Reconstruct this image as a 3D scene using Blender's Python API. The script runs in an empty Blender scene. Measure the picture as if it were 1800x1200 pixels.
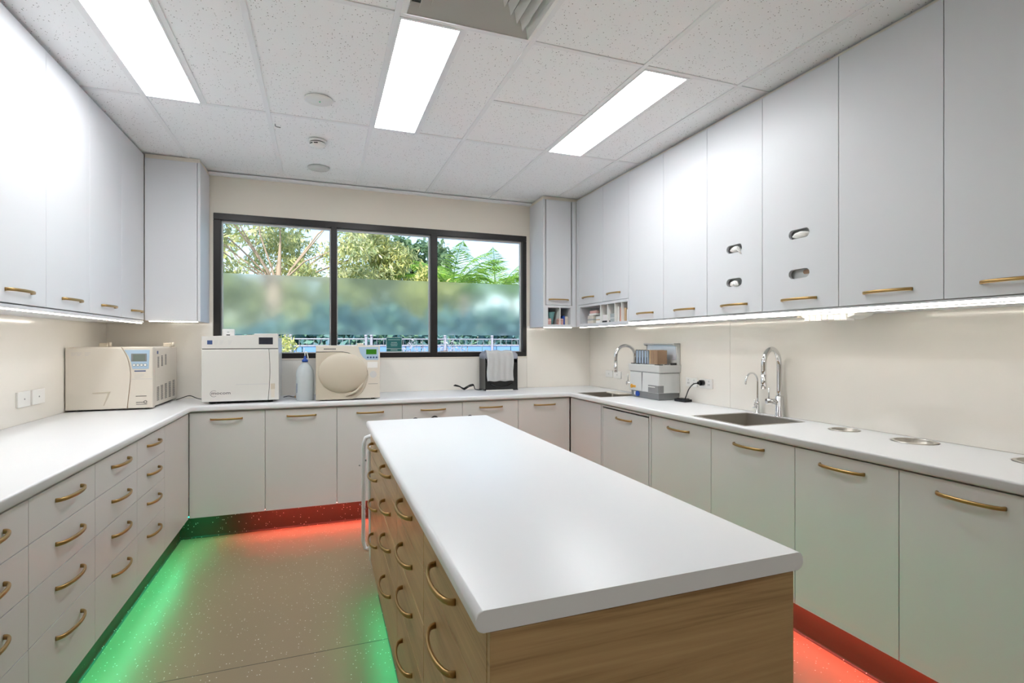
import bpy, bmesh, math, random
from mathutils import Vector, Matrix
random.seed(7)
PI = math.pi
S = bpy.context.scene
COL = S.collection

# ------------------------------------------------------------------ camera
cam_d = bpy.data.cameras.new('camera')
cam = bpy.data.objects.new('camera', cam_d)
COL.objects.link(cam)
cam.location = (0, 0, 1.37)
cam.rotation_euler = (PI / 2, 0, -0.3525)
cam_d.sensor_fit = 'HORIZONTAL'
cam_d.sensor_width = 36
cam_d.lens = 912.7 * 36 / 1800
cam_d.shift_y = 2.07 / 1800
cam_d.clip_start = 0.02
cam_d.clip_end = 300
S.camera = cam

# ------------------------------------------------------------------ world, sun, exposure
W = bpy.data.worlds.new('world')
S.world = W
W.use_nodes = True
wn = W.node_tree
wn.nodes.clear()
wo = wn.nodes.new('ShaderNodeOutputWorld')
wb = wn.nodes.new('ShaderNodeBackground')
ws = wn.nodes.new('ShaderNodeTexSky')
ws.sky_type = 'NISHITA'
ws.sun_disc = False
ws.sun_elevation = math.radians(42)
ws.sun_rotation = math.radians(200)
ws.air_density = 1.0
ws.dust_density = 1.5
ws.ozone_density = 1.0
wb.inputs['Strength'].default_value = 0.27
wn.links.new(ws.outputs[0], wb.inputs['Color'])
wn.links.new(wb.outputs[0], wo.inputs['Surface'])

sd = bpy.data.lights.new('sun', 'SUN')
sun = bpy.data.objects.new('sun', sd)
COL.objects.link(sun)
sd.energy = 5.4
sd.angle = math.radians(0.6)
sd.color = (1.0, 0.94, 0.82)
sun.rotation_euler = (math.radians(46), 0, math.radians(-28))   # from behind the building, onto the trees

PANEL_E = 14.8     # ceiling panels
STRIP_E = 18.0      # warm strips under the wall cupboards
LED_G = 46.0
LED_R = 90.0

S.view_settings.view_transform = 'Standard'
S.view_settings.look = 'None'
S.view_settings.gamma = 1
S.view_settings.use_curve_mapping = False
S.view_settings.exposure = 0.36

# ------------------------------------------------------------------ materials
def lin(c):
    return tuple((x / 255 / 12.92) if x / 255 <= 0.04045 else ((x / 255 + 0.055) / 1.055) ** 2.4 for x in c)

def mat(name, rgb, rough=0.5, metal=0.0, bump=None, noise=None, coat=0.0, spec=0.5):
    m = bpy.data.materials.new(name)
    m.use_nodes = True
    n = m.node_tree.nodes
    l = m.node_tree.links
    b = n['Principled BSDF']
    c = lin(rgb)
    b.inputs['Base Color'].default_value = (*c, 1)
    b.inputs['Roughness'].default_value = rough
    b.inputs['Metallic'].default_value = metal
    b.inputs['Coat Weight'].default_value = coat
    b.inputs['Coat Roughness'].default_value = 0.08
    b.inputs['Specular IOR Level'].default_value = spec
    tc = n.new('ShaderNodeTexCoord')
    nz = n.new('ShaderNodeTexNoise')
    nz.inputs['Scale'].default_value = (noise or (6, 0.02))[0]
    nz.inputs['Detail'].default_value = 3
    l.new(tc.outputs['Object'], nz.inputs['Vector'])
    amp = (noise or (6, 0.02))[1]
    mr = n.new('ShaderNodeMapRange')
    mr.inputs['To Min'].default_value = 1 - amp
    mr.inputs['To Max'].default_value = 1 + amp
    l.new(nz.outputs['Fac'], mr.inputs['Value'])
    hs = n.new('ShaderNodeHueSaturation')
    hs.inputs['Color'].default_value = (*c, 1)
    l.new(mr.outputs['Result'], hs.inputs['Value'])
    l.new(hs.outputs['Color'], b.inputs['Base Color'])
    if bump:
        nb = n.new('ShaderNodeTexNoise')
        nb.inputs['Scale'].default_value = bump[0]
        nb.inputs['Detail'].default_value = 4
        l.new(tc.outputs['Object'], nb.inputs['Vector'])
        bp = n.new('ShaderNodeBump')
        bp.inputs['Strength'].default_value = bump[1]
        bp.inputs['Distance'].default_value = 0.002
        l.new(nb.outputs['Fac'], bp.inputs['Height'])
        l.new(bp.outputs['Normal'], b.inputs['Normal'])
    return m

def emis(name, rgb, strength):
    m = bpy.data.materials.new(name)
    m.use_nodes = True
    n = m.node_tree.nodes
    n.clear()
    o = n.new('ShaderNodeOutputMaterial')
    e = n.new('ShaderNodeEmission')
    e.inputs['Color'].default_value = (*rgb, 1)
    e.inputs['Strength'].default_value = strength
    m.node_tree.links.new(e.outputs[0], o.inputs[0])
    return m

M = {}
M['laminate'] = mat('white_satin_laminate', (220, 221, 224), 0.42, noise=(4, 0.01))
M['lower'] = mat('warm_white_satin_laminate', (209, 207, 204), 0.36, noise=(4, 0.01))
M['carcass'] = mat('white_board', (214, 212, 208), 0.55)
M['bench'] = mat('white_benchtop_laminate', (234, 235, 237), 0.33, bump=(300, 0.04), noise=(9, 0.006))
M['wall'] = mat('beige_wall_paint', (233, 225, 212), 0.6, bump=(120, 0.08))
M['splash'] = mat('beige_gloss_splashback', (243, 238, 229), 0.12, coat=0.3)
M['white'] = mat('white_plastic', (238, 237, 233), 0.35)
M['cream'] = mat('cream_machine_plastic', (224, 216, 203), 0.35)
M['beige'] = mat('beige_machine_plastic', (205, 194, 176), 0.38)
M['offwhite'] = mat('offwhite_machine_paint', (222, 219, 214), 0.32)
M['palegrey'] = mat('pale_grey_plastic', (209, 210, 208), 0.35)
M['midgrey'] = mat('mid_grey_plastic', (132, 132, 132), 0.4)
M['black'] = mat('black_plastic', (22, 22, 24), 0.25)
M['darkgap'] = mat('dark_rubber', (42, 38, 36), 0.6)
M['frame'] = mat('charcoal_aluminium', (42, 39, 38), 0.35, metal=0.3)
M['brass'] = mat('brushed_brass', (176, 144, 92), 0.33, metal=0.85, noise=(40, 0.05))
M['chrome'] = mat('chrome', (225, 225, 225), 0.06, metal=1.0)
M['steel'] = mat('brushed_stainless', (205, 200, 192), 0.38, metal=1.0, noise=(60, 0.04))
M['panel_blue'] = mat('pale_blue_fascia', (176, 201, 222), 0.35)
M['lcd'] = mat('grey_lcd', (120, 130, 122), 0.15)
M['lcd_green'] = mat('green_lcd', (58, 128, 34), 0.2)
M['lcd_black'] = mat('black_display', (52, 53, 62), 0.12)
M['navy'] = mat('navy_print', (62, 84, 132), 0.4)
M['blue'] = mat('blue_plastic', (32, 78, 170), 0.35)
M['ink'] = mat('grey_ink', (92, 90, 92), 0.5)
M['lightink'] = mat('pale_print', (200, 198, 202), 0.5)
M['paper'] = mat('white_paper', (240, 238, 234), 0.8, bump=(60, 0.3))
M['towel'] = mat('white_paper_towel', (250, 249, 247), 0.85, bump=(90, 0.4))
M['orange'] = mat('orange_sticker', (232, 168, 60), 0.5)
M['cyanlid'] = mat('brushed_lid_metal', (222, 230, 240), 0.22, metal=0.35)
M['cassette'] = mat('silver_blue_cassette', (184, 202, 224), 0.3, metal=0.2)
M['teal'] = mat('teal_sign', (28, 104, 104), 0.4)
M['signwhite'] = mat('white_sign_print', (214, 232, 228), 0.5)
M['tealcup'] = mat('teal_cup_plastic', (110, 160, 160), 0.4)
M['pink'] = mat('pink_card', (214, 170, 162), 0.6)
M['tan'] = mat('tan_card', (198, 168, 132), 0.6)
M['brown'] = mat('brown_card', (168, 138, 112), 0.6)
M['salmon'] = mat('salmon_card', (216, 150, 128), 0.6)
M['greycard'] = mat('grey_card', (172, 178, 178), 0.6)
M['greenlite'] = mat('green_marker', (80, 220, 150), 0.4)
M['seam'] = mat('floor_weld_seam', (84, 76, 64), 0.5)
M['tee'] = mat('white_tee_bar', (240, 241, 242), 0.45)
M['ladderw'] = mat('white_powder_coat', (232, 234, 236), 0.3)
M['bark'] = mat('pale_gum_bark', (158, 142, 126), 0.85, noise=(3, 0.25), bump=(12, 0.6))
M['fenceblue'] = mat('blue_steel_sheet', (104, 146, 200), 0.45)
M['fencewhite'] = mat('white_rail_paint', (150, 152, 166), 0.45)
M['ground'] = mat('outdoor_paving', (206, 202, 192), 0.9, noise=(2, 0.1))
M['extwall'] = mat('outside_render', (196, 190, 180), 0.85)
M['terracotta'] = mat('terracotta_pot', (196, 132, 88), 0.7)
M['panel'] = emis('light_panel_diffuser', (0.955, 0.98, 1.0), PANEL_E)
M['strip'] = emis('warm_strip_light', (1.0, 0.93, 0.82), STRIP_E)
M['ledg'] = emis('green_led_strip', (0.0, 1.0, 0.44), LED_G)
M['ledr'] = emis('red_led_strip', (1.0, 0.12, 0.10), LED_R)

def floor_mat(nm='speckled_taupe_vinyl', rgb=(149, 132, 104)):
    m = mat(nm, rgb, 0.42, bump=(500, 0.05), noise=(1.5, 0.03))
    n = m.node_tree.nodes; l = m.node_tree.links
    b = n['Principled BSDF']
    tc = n.new('ShaderNodeTexCoord')
    v = n.new('ShaderNodeTexVoronoi'); v.inputs['Scale'].default_value = 85
    l.new(tc.outputs['Object'], v.inputs['Vector'])
    lt = n.new('ShaderNodeMath'); lt.operation = 'LESS_THAN'; lt.inputs[1].default_value = 0.19
    l.new(v.outputs['Distance'], lt.inputs[0])
    sp = n.new('ShaderNodeSeparateColor'); l.new(v.outputs['Color'], sp.inputs[0])
    gt = n.new('ShaderNodeMath'); gt.operation = 'GREATER_THAN'; gt.inputs[1].default_value = 0.80
    l.new(sp.outputs[0], gt.inputs[0])
    mu = n.new('ShaderNodeMath'); mu.operation = 'MULTIPLY'
    l.new(lt.outputs[0], mu.inputs[0]); l.new(gt.outputs[0], mu.inputs[1])
    mx = n.new('ShaderNodeMix'); mx.data_type = 'RGBA'
    src = b.inputs['Base Color'].links[0].from_socket
    l.new(mu.outputs[0], mx.inputs['Factor']); l.new(src, mx.inputs['A'])
    mx.inputs['B'].default_value = (*lin((240, 236, 225)), 1)
    l.new(mx.outputs['Result'], b.inputs['Base Color'])
    return m
M['floor'] = floor_mat()
M['kick'] = floor_mat('dark_speckled_skirting_vinyl', (60, 46, 32))

def tile_mat():
    m = mat('pinhole_mineral_tile', (249, 250, 251), 0.85, noise=(3, 0.008))
    n = m.node_tree.nodes; l = m.node_tree.links
    b = n['Principled BSDF']
    tc = n.new('ShaderNodeTexCoord')
    v = n.new('ShaderNodeTexVoronoi'); v.inputs['Scale'].default_value = 105
    l.new(tc.outputs['Object'], v.inputs['Vector'])
    sp = n.new('ShaderNodeSeparateColor'); l.new(v.outputs['Color'], sp.inputs[0])
    th = n.new('ShaderNodeMath'); th.operation = 'MULTIPLY'; th.inputs[1].default_value = 0.27
    l.new(sp.outputs[1], th.inputs[0])
    lt = n.new('ShaderNodeMath'); lt.operation = 'LESS_THAN'
    l.new(v.outputs['Distance'], lt.inputs[0]); l.new(th.outputs[0], lt.inputs[1])
    gt = n.new('ShaderNodeMath'); gt.operation = 'GREATER_THAN'; gt.inputs[1].default_value = 0.45
    l.new(sp.outputs[0], gt.inputs[0])
    mu = n.new('ShaderNodeMath'); mu.operation = 'MULTIPLY'
    l.new(lt.outputs[0], mu.inputs[0]); l.new(gt.outputs[0], mu.inputs[1])
    mx = n.new('ShaderNodeMix'); mx.data_type = 'RGBA'
    src = b.inputs['Base Color'].links[0].from_socket
    l.new(mu.outputs[0], mx.inputs['Factor']); l.new(src, mx.inputs['A'])
    mx.inputs['B'].default_value = (*lin((118, 116, 114)), 1)
    l.new(mx.outputs['Result'], b.inputs['Base Color'])
    return m
M['tile'] = tile_mat()

def wood_mat(name, a, c, axis):
    """Straight-grained veneer; the grain runs along the given object axis."""
    m = bpy.data.materials.new(name); m.use_nodes = True
    n = m.node_tree.nodes; l = m.node_tree.links
    b = n['Principled BSDF']
    tc = n.new('ShaderNodeTexCoord')
    mp = n.new('ShaderNodeMapping')
    sc = [9.0, 9.0, 9.0]; sc[axis] = 0.5
    mp.inputs['Scale'].default_value = sc
    l.new(tc.outputs['Object'], mp.inputs['Vector'])
    nz = n.new('ShaderNodeTexNoise'); nz.inputs['Scale'].default_value = 2.2
    nz.inputs['Detail'].default_value = 7; nz.inputs['Roughness'].default_value = 0.62
    nz.inputs['Distortion'].default_value = 0.7
    l.new(mp.outputs[0], nz.inputs['Vector'])
    mp2 = n.new('ShaderNodeMapping')
    sc2 = [140.0, 140.0, 140.0]; sc2[axis] = 3.0
    mp2.inputs['Scale'].default_value = sc2
    l.new(tc.outputs['Object'], mp2.inputs['Vector'])
    nf = n.new('ShaderNodeTexNoise'); nf.inputs['Scale'].default_value = 1.0; nf.inputs['Detail'].default_value = 2
    l.new(mp2.outputs[0], nf.inputs['Vector'])
    ad = n.new('ShaderNodeMath'); ad.operation = 'MULTIPLY_ADD'
    ad.inputs[1].default_value = 0.35; l.new(nf.outputs['Fac'], ad.inputs[0]); l.new(nz.outputs['Fac'], ad.inputs[2])
    cr = n.new('ShaderNodeValToRGB')
    e = cr.color_ramp.elements
    e[0].position = 0.45; e[0].color = (*lin(c), 1)
    e[1].position = 0.86; e[1].color = (*lin(a), 1)
    k = e.new(0.62); k.color = (*lin(tuple((p * 2 + q) / 3 for p, q in zip(a, c))), 1)
    l.new(ad.outputs[0], cr.inputs[0])
    l.new(cr.outputs[0], b.inputs['Base Color'])
    b.inputs['Roughness'].default_value = 0.34
    bp = n.new('ShaderNodeBump'); bp.inputs['Strength'].default_value = 0.08; bp.inputs['Distance'].default_value = 0.001
    l.new(nf.outputs['Fac'], bp.inputs['Height']); l.new(bp.outputs[0], b.inputs['Normal'])
    return m
M['wood'] = wood_mat('oak_veneer', (194, 162, 118), (140, 108, 72), 0)

def glass_mat():
    m = bpy.data.materials.new('clear_window_glass'); m.use_nodes = True
    n = m.node_tree.nodes; l = m.node_tree.links; n.clear()
    o = n.new('ShaderNodeOutputMaterial')
    t = n.new('ShaderNodeBsdfTransparent'); t.inputs[0].default_value = (0.95, 0.975, 0.985, 1)
    g = n.new('ShaderNodeBsdfGlossy'); g.inputs['Roughness'].default_value = 0.01
    f = n.new('ShaderNodeFresnel'); f.inputs['IOR'].default_value = 1.18
    x = n.new('ShaderNodeMixShader')
    l.new(f.outputs[0], x.inputs[0]); l.new(t.outputs[0], x.inputs[1]); l.new(g.outputs[0], x.inputs[2])
    l.new(x.outputs[0], o.inputs[0])
    return m
M['glass'] = glass_mat()

def frost_mat():
    m = bpy.data.materials.new('frosted_film'); m.use_nodes = True
    n = m.node_tree.nodes; l = m.node_tree.links; n.clear()
    o = n.new('ShaderNodeOutputMaterial')
    r = n.new('ShaderNodeBsdfRefraction'); r.distribution = 'GGX'
    r.inputs['Roughness'].default_value = 0.31; r.inputs['IOR'].default_value = 1.16
    r.inputs['Color'].default_value = (0.90, 0.97, 1.0, 1)
    d = n.new('ShaderNodeBsdfTranslucent'); d.inputs['Color'].default_value = (0.80, 0.88, 0.92, 1)
    x = n.new('ShaderNodeMixShader'); x.inputs[0].default_value = 0.12
    l.new(r.outputs[0], x.inputs[1]); l.new(d.outputs[0], x.inputs[2]); l.new(x.outputs[0], o.inputs[0])
    return m
M['frost'] = frost_mat()

def trans_mat(name, rgb, k=0.35, rough=0.35):
    m = mat(name, rgb, rough)
    n = m.node_tree.nodes; l = m.node_tree.links
    b = n['Principled BSDF']; o = n['Material Output']
    t = n.new('ShaderNodeBsdfTranslucent'); t.inputs[0].default_value = (*lin(rgb), 1)
    x = n.new('ShaderNodeMixShader'); x.inputs[0].default_value = k
    l.new(b.outputs[0], x.inputs[1]); l.new(t.outputs[0], x.inputs[2]); l.new(x.outputs[0], o.inputs[0])
    return m
M['bottle'] = trans_mat('milky_bottle_plastic', (222, 228, 230), 0.3, 0.25)
M['clearbag'] = trans_mat('clear_plastic_film', (222, 224, 232), 0.4, 0.15)

def leaf_mat(name, cols):
    m = bpy.data.materials.new(name); m.use_nodes = True
    n = m.node_tree.nodes; l = m.node_tree.links
    b = n['Principled BSDF']; o = n['Material Output']
    g = n.new('ShaderNodeNewGeometry')
    cr = n.new('ShaderNodeValToRGB')
    e = cr.color_ramp.elements
    e[0].position = 0; e[0].color = (*lin(cols[0]), 1)
    e[1].position = 1; e[1].color = (*lin(cols[-1]), 1)
    for i, c in enumerate(cols[1:-1]):
        k = e.new((i + 1) / (len(cols) - 1)); k.color = (*lin(c), 1)
    l.new(g.outputs['Random Per Island'], cr.inputs[0])
    l.new(cr.outputs[0], b.inputs['Base Color'])
    b.inputs['Roughness'].default_value = 0.5
    t = n.new('ShaderNodeBsdfTranslucent'); l.new(cr.outputs[0], t.inputs[0])
    x = n.new('ShaderNodeMixShader'); x.inputs[0].default_value = 0.4
    l.new(b.outputs[0], x.inputs[1]); l.new(t.outputs[0], x.inputs[2]); l.new(x.outputs[0], o.inputs[0])
    return m
M['gum'] = leaf_mat('gum_leaves', [(116, 142, 104), (186, 196, 132), (214, 214, 150), (140, 166, 124), (234, 230, 186), (154, 178, 142)])
M['gumyellow'] = leaf_mat('yellow_gum_leaves', [(172, 186, 108), (220, 218, 138), (240, 234, 166), (150, 170, 112), (190, 200, 140)])
M['dark'] = leaf_mat('dark_tree_leaves', [(70, 102, 78), (104, 138, 96), (134, 160, 122), (88, 122, 102)])
M['palm'] = leaf_mat('palm_leaflets', [(110, 160, 64), (156, 200, 84), (88, 136, 76), (182, 214, 110)])
M['hedge'] = leaf_mat('blue_green_hedge', [(82, 120, 122), (106, 148, 148), (92, 134, 152), (124, 168, 150), (150, 186, 150)])
M['flower'] = leaf_mat('pale_shrub_leaves', [(190, 176, 196), (160, 176, 170), (206, 196, 210)])

# ------------------------------------------------------------------ mesh helpers
def nb():
    return bmesh.new()

def add_box(bm, x0, x1, y0, y1, z0, z1, bev=0.0, seg=1):
    vs = [bm.verts.new((x, y, z)) for x in (x0, x1) for y in (y0, y1) for z in (z0, z1)]
    idx = [(0, 1, 3, 2), (4, 6, 7, 5), (0, 4, 5, 1), (2, 3, 7, 6), (0, 2, 6, 4), (1, 5, 7, 3)]
    fs = [bm.faces.new([vs[i] for i in f]) for f in idx]
    if bev > 0:
        es = {e for f in fs for e in f.edges}
        bmesh.ops.bevel(bm, geom=list(es), offset=bev, segments=seg, affect='EDGES', profile=0.5)
    return bm

def bx(*a, **k):
    return add_box(nb(), *a, **k)

def add_prism(bm, pts, d0, d1, axis='y', bev=0.0, seg=1):
    """pts: 2-D outline; axis y: (x,z) extruded along y; axis x: (y,z); axis z: (x,y)."""
    def P(p, d):
        return {'y': (p[0], d, p[1]), 'x': (d, p[0], p[1]), 'z': (p[0], p[1], d)}[axis]
    a = [bm.verts.new(P(p, d0)) for p in pts]
    b = [bm.verts.new(P(p, d1)) for p in pts]
    n = len(pts)
    fs = [bm.faces.new(a), bm.faces.new(b[::-1])]
    for i in range(n):
        fs.append(bm.faces.new((a[i], b[i], b[(i + 1) % n], a[(i + 1) % n])))
    if bev > 0:
        es = set(fs[0].edges) | set(fs[1].edges)
        bmesh.ops.bevel(bm, geom=list(es), offset=bev, segments=seg, affect='EDGES', profile=0.5)
    bmesh.ops.recalc_face_normals(bm, faces=bm.faces[:])
    return bm

def add_tube(bm, path, r, seg=10, sy=1.0, closed=False, cap=True):
    """Sweep of a circle (or ellipse: second semi-axis r*sy) along a path; r may be a list."""
    P = [Vector(p) for p in path]
    n = len(P)
    R = r if isinstance(r, (list, tuple)) else [r] * n
    rings = []
    up = None
    for i, p in enumerate(P):
        if closed:
            t = P[(i + 1) % n] - P[i - 1]
        else:
            t = P[min(i + 1, n - 1)] - P[max(i - 1, 0)]
        t = t.normalized() if t.length > 1e-9 else Vector((0, 0, 1))
        if up is None:
            up = Vector((0, 0, 1)) if abs(t.z) < 0.9 else Vector((0, 1, 0))
        a = t.cross(up)
        if a.length < 1e-6:
            a = t.cross(Vector((1, 0, 0)))
        a.normalize()
        b = a.cross(t).normalized()
        up = b
        rings.append([bm.verts.new(p + a * math.cos(2 * PI * k / seg) * R[i] + b * math.sin(2 * PI * k / seg) * R[i] * sy) for k in range(seg)])
    m = n if closed else n - 1
    for i in range(m):
        A = rings[i]; B = rings[(i + 1) % n]
        for k in range(seg):
            f = bm.faces.new((A[k], A[(k + 1) % seg], B[(k + 1) % seg], B[k])); f.smooth = True
    if cap and not closed:
        bm.faces.new(rings[0][::-1]); bm.faces.new(rings[-1])
    return bm

def add_cyl(bm, c, r, z0, z1, seg=24, axis='z', r2=None):
    r2 = r if r2 is None else r2
    def P(k, rr, d):
        u = rr * math.cos(2 * PI * k / seg); v = rr * math.sin(2 * PI * k / seg)
        return {'z': (c[0] + u, c[1] + v, d), 'y': (c[0] + u, d, c[1] + v), 'x': (d, c[0] + u, c[1] + v)}[axis]
    a = [bm.verts.new(P(k, r, z0)) for k in range(seg)]
    b = [bm.verts.new(P(k, r2, z1)) for k in range(seg)]
    bm.faces.new(a); bm.faces.new(b[::-1])
    for k in range(seg):
        f = bm.faces.new((a[k], b[k], b[(k + 1) % seg], a[(k + 1) % seg])); f.smooth = True
    bmesh.ops.recalc_face_normals(bm, faces=bm.faces[:])
    return bm

def add_lathe(bm, prof, cx=0, cy=0, seg=28):
    rings = []
    for r, z in prof:
        if r < 1e-5:
            rings.append([bm.verts.new((cx, cy, z))])
        else:
            rings.append([bm.verts.new((cx + r * math.cos(2 * PI * k / seg), cy + r * math.sin(2 * PI * k / seg), z)) for k in range(seg)])
    for A, B in zip(rings, rings[1:]):
        for k in range(seg):
            q = [A[k % len(A)], A[(k + 1) % len(A)], B[(k + 1) % len(B)], B[k % len(B)]]
            q = list(dict.fromkeys(q))
            if len(q) > 2:
                f = bm.faces.new(q); f.smooth = True
    bmesh.ops.recalc_face_normals(bm, faces=bm.faces[:])
    return bm

def obj(name, bm, m, parent=None, loc=None, rot=None, smooth=False):
    if isinstance(bm, bpy.types.Mesh):
        me = bm
    else:
        me = bpy.data.meshes.new(name)
        bm.normal_update()
        bm.to_mesh(me); bm.free()
    if m is not None and not me.materials:
        me.materials.append(m)
    o = bpy.data.objects.new(name, me)
    COL.objects.link(o)
    if parent is not None:
        o.parent = parent
    if loc: o.location = loc
    if rot: o.rotation_euler = rot
    if smooth:
        for p in me.polygons: p.use_smooth = True
    if name in ('lettering', 'label_print', 'vent_slots'): o['kind'] = 'stuff'
    return o

def thing(name, label, cat, loc=(0, 0, 0), rotz=0.0, group=None):
    o = bpy.data.objects.new(name, None)
    o.empty_display_size = 0.1
    COL.objects.link(o)
    o.location = loc; o.rotation_euler = (0, 0, rotz)
    o['label'] = label; o['category'] = cat
    if group: o['group'] = group
    return o

def tag(o, label, cat, group=None):
    o['label'] = label; o['category'] = cat
    if group: o['group'] = group
    return o

def struct(name, bm, m, parent=None):
    o = obj(name, bm, m, parent)
    if parent is None:
        o['kind'] = 'structure'
    return o

def stadium(cx, cy, L, H, n=10):
    """outline of a slot with round ends, length L along the first axis"""
    r = H / 2; a = L / 2 - r
    pts = []
    for i in range(n + 1):
        t = -PI / 2 + PI * i / n
        pts.append((cx + a + r * math.cos(t), cy + r * math.sin(t)))
    for i in range(n + 1):
        t = PI / 2 + PI * i / n
        pts.append((cx - a + r * math.cos(t), cy + r * math.sin(t)))
    return pts

def circle(cx, cy, r, n=40):
    return [(cx + r * math.cos(2 * PI * i / n), cy + r * math.sin(2 * PI * i / n)) for i in range(n)]

def slab_mesh(name, outline, holes, th, bev, seg=3):
    """A plate in the XY plane (z from 0 to th) with real openings cut through it."""
    cu = bpy.data.curves.new(name, 'CURVE')
    cu.dimensions = '2D'; cu.fill_mode = 'BOTH'
    for pts in [outline] + holes:
        sp = cu.splines.new('POLY')
        sp.points.add(len(pts) - 1)
        for p, q in zip(sp.points, pts):
            p.co = (q[0], q[1], 0, 1)
        sp.use_cyclic_u = True
    cu.extrude = th / 2 - bev
    cu.bevel_depth = bev; cu.bevel_resolution = seg
    cu.offset = -bev
    o = bpy.data.objects.new(name, cu)
    COL.objects.link(o)
    dg = bpy.context.evaluated_depsgraph_get()
    me = bpy.data.meshes.new_from_object(o.evaluated_get(dg))
    bpy.data.objects.remove(o)
    me.transform(Matrix.Translation((0, 0, th / 2)))
    me.name = name
    return me

def text_mesh(txt, size, depth=0.0006, bold=0.0):
    cu = bpy.data.curves.new('lettering', 'FONT')
    cu.body = txt; cu.size = size; cu.extrude = depth; cu.offset = bold
    cu.align_x = 'CENTER'; cu.align_y = 'CENTER'; cu.resolution_u = 3
    o = bpy.data.objects.new('lettering', cu)
    COL.objects.link(o)
    dg = bpy.context.evaluated_depsgraph_get()
    me = bpy.data.meshes.new_from_object(o.evaluated_get(dg))
    bpy.data.objects.remove(o)
    me.transform(Matrix.Rotation(PI / 2, 4, 'X'))      # stands in XZ, faces -Y
    return me

# ------------------------------------------------------------------ room shell
XL, XR, YB, YF, ZC = -1.49, 2.54, 4.63, -3.6, 2.70
WX0, WX1, WZ0, WZ1 = -0.792, 1.850, 1.241, 2.390        # window opening

fl = struct('floor', bx(XL - .1, XR + .1, YF - .1, YB + .2, -0.1, 0), M['floor'])
obj('floor_seam', bx(XL, XR, 2.4535, 2.4565, 0.0, 0.0006), M['seam'], fl)

# back wall: four pieces round the window, in one mesh
bm = nb()
T = 0.2
add_box(bm, XL - .1, WX0, YB, YB + T, -0.1, 3.0)
add_box(bm, WX1, XR + .1, YB, YB + T, -0.1, 3.0)
add_box(bm, WX0, WX1, YB, YB + T, -0.1, WZ0)
add_box(bm, WX0, WX1, YB, YB + T, WZ1, 3.0)
struct('wall_back', bm, M['wall'])
struct('wall_left', bx(XL - .2, XL, YF - .1, YB + T, -0.1, 3.0), M['wall'])
struct('wall_right', bx(XR, XR + .2, YF - .1, YB + T, -0.1, 3.0), M['wall'])
struct('wall_front', bx(XL - .2, XR + .2, YF - .2, YF, -0.1, 3.0), M['wall'])

# gloss splashback sheets between worktop and wall cupboards
def splash(name, bm_):
    o = obj(name, bm_, M['splash']); o['kind'] = 'structure'; return o
splash('trim_1', bx(XL, XL + .006, -0.2, YB, 0.94, 1.53, bev=.001))
bm = nb()
add_box(bm, XL + .006, WX0 - .004, YB - .006, YB, 0.94, 1.53)
splash('trim_2', bm)
splash('trim_3', bx(WX0 - .002, WX1 + .002, YB - .006, YB, 0.94, WZ0 - .012, bev=.001))
splash('trim_4', bx(WX1 + .004, XR - .006, YB - .006, YB, 0.94, 1.53, bev=.001))
splash('trim_5', bx(XR - .006, XR, 2.72, YB, 0.94, 1.53, bev=.001))
splash('trim_6', bx(XR - .006, XR, -0.2, 2.7185, 0.94, 1.53, bev=.001))

# ceiling: solid slab, mineral tiles and tee bars as pieces of it
ceil = struct('ceiling', bx(XL - .1, XR + .1, YF - .1, YB + .1, 2.76, 2.9), M['carcass'])
XS = [XL, -0.900, -0.610, -0.288, 0.290, 0.575, 0.878, 1.465, 1.750, 2.035, XR]
YS = [YF, -2.600, -1.415, -0.235, 0.945, 2.130, 3.312, 4.492, YB]
ROOF = 2.704
light_cells = set(); vent_cell = (0.290, 0.878)
def tile(x0, x1, y0, y1):
    g = .0015
    obj('ceiling_tile', bx(x0 + g, x1 - g, y0 + g, y1 - g, ROOF, ROOF + .014, bev=.002), M['tile'], ceil)
def teebar(x0, x1, y0, y1, low=0.0):
    obj('tee_bar', bx(x0, x1, y0, y1, ZC - .0012 - low, ROOF + .03, bev=.0006), M['tee'], ceil)
MAIN = [-0.900, -0.288, 0.290, 0.878, 1.465, 2.035]
for j in range(len(YS) - 1):
    y0, y1 = YS[j], YS[j + 1]
    lit = j == 5
    cols = list(MAIN)
    edges = [XL] + MAIN + [XR]
    for i in range(len(edges) - 1):
        a, b = edges[i], edges[i + 1]
        if lit and abs(a + 0.9) < .01:                      # panel, then a narrow tile
            tile(-0.610, b, y0, y1)
        elif lit and abs(a - 0.290) < .01:
            tile(0.575, b, y0, y1)
        elif lit and abs(a - 1.465) < .01:
            tile(1.750, b, y0, y1)
        elif j == 2 and abs(a - 0.290) < .01:
            tile(0.575, b, y0, y1)
        elif j == 4 and abs(a - 0.290) < .01:               # vent bay: tile in front of the diffuser
            tile(a, b, y0, 1.545)
        elif j == 5 and abs(a - 0.878) < .01:
            tile(a, b, y0, 2.725); tile(a, b, 2.725, y1)
            teebar(a + .012, b - .012, 2.713, 2.737, -.0004)
        else:
            tile(a, b, y0, y1)
for x in MAIN:
    teebar(x - .012, x + .012, YF, YB)
for y in YS[1:-1]:
    if y > 4.4: continue
    for a, b in zip([XL] + MAIN, MAIN + [XR]):
        teebar(a + .0125, b - .0125, y - .012, y + .012, -.0003)
for j in (5,):
    for x in (-0.610, 0.575, 1.750):
        teebar(x - .012, x + .012, YS[j] + .0125, YS[j + 1] - .0125, -.0004)
teebar(0.3025, 0.8655, 1.533, 1.557, -.0003)
struct('trim_7', bx(-0.82, 1.898, YB - .05, YB - .0005, ZC - .022, ZC - .003, bev=.002), M['tee'])   # perimeter angle

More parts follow.
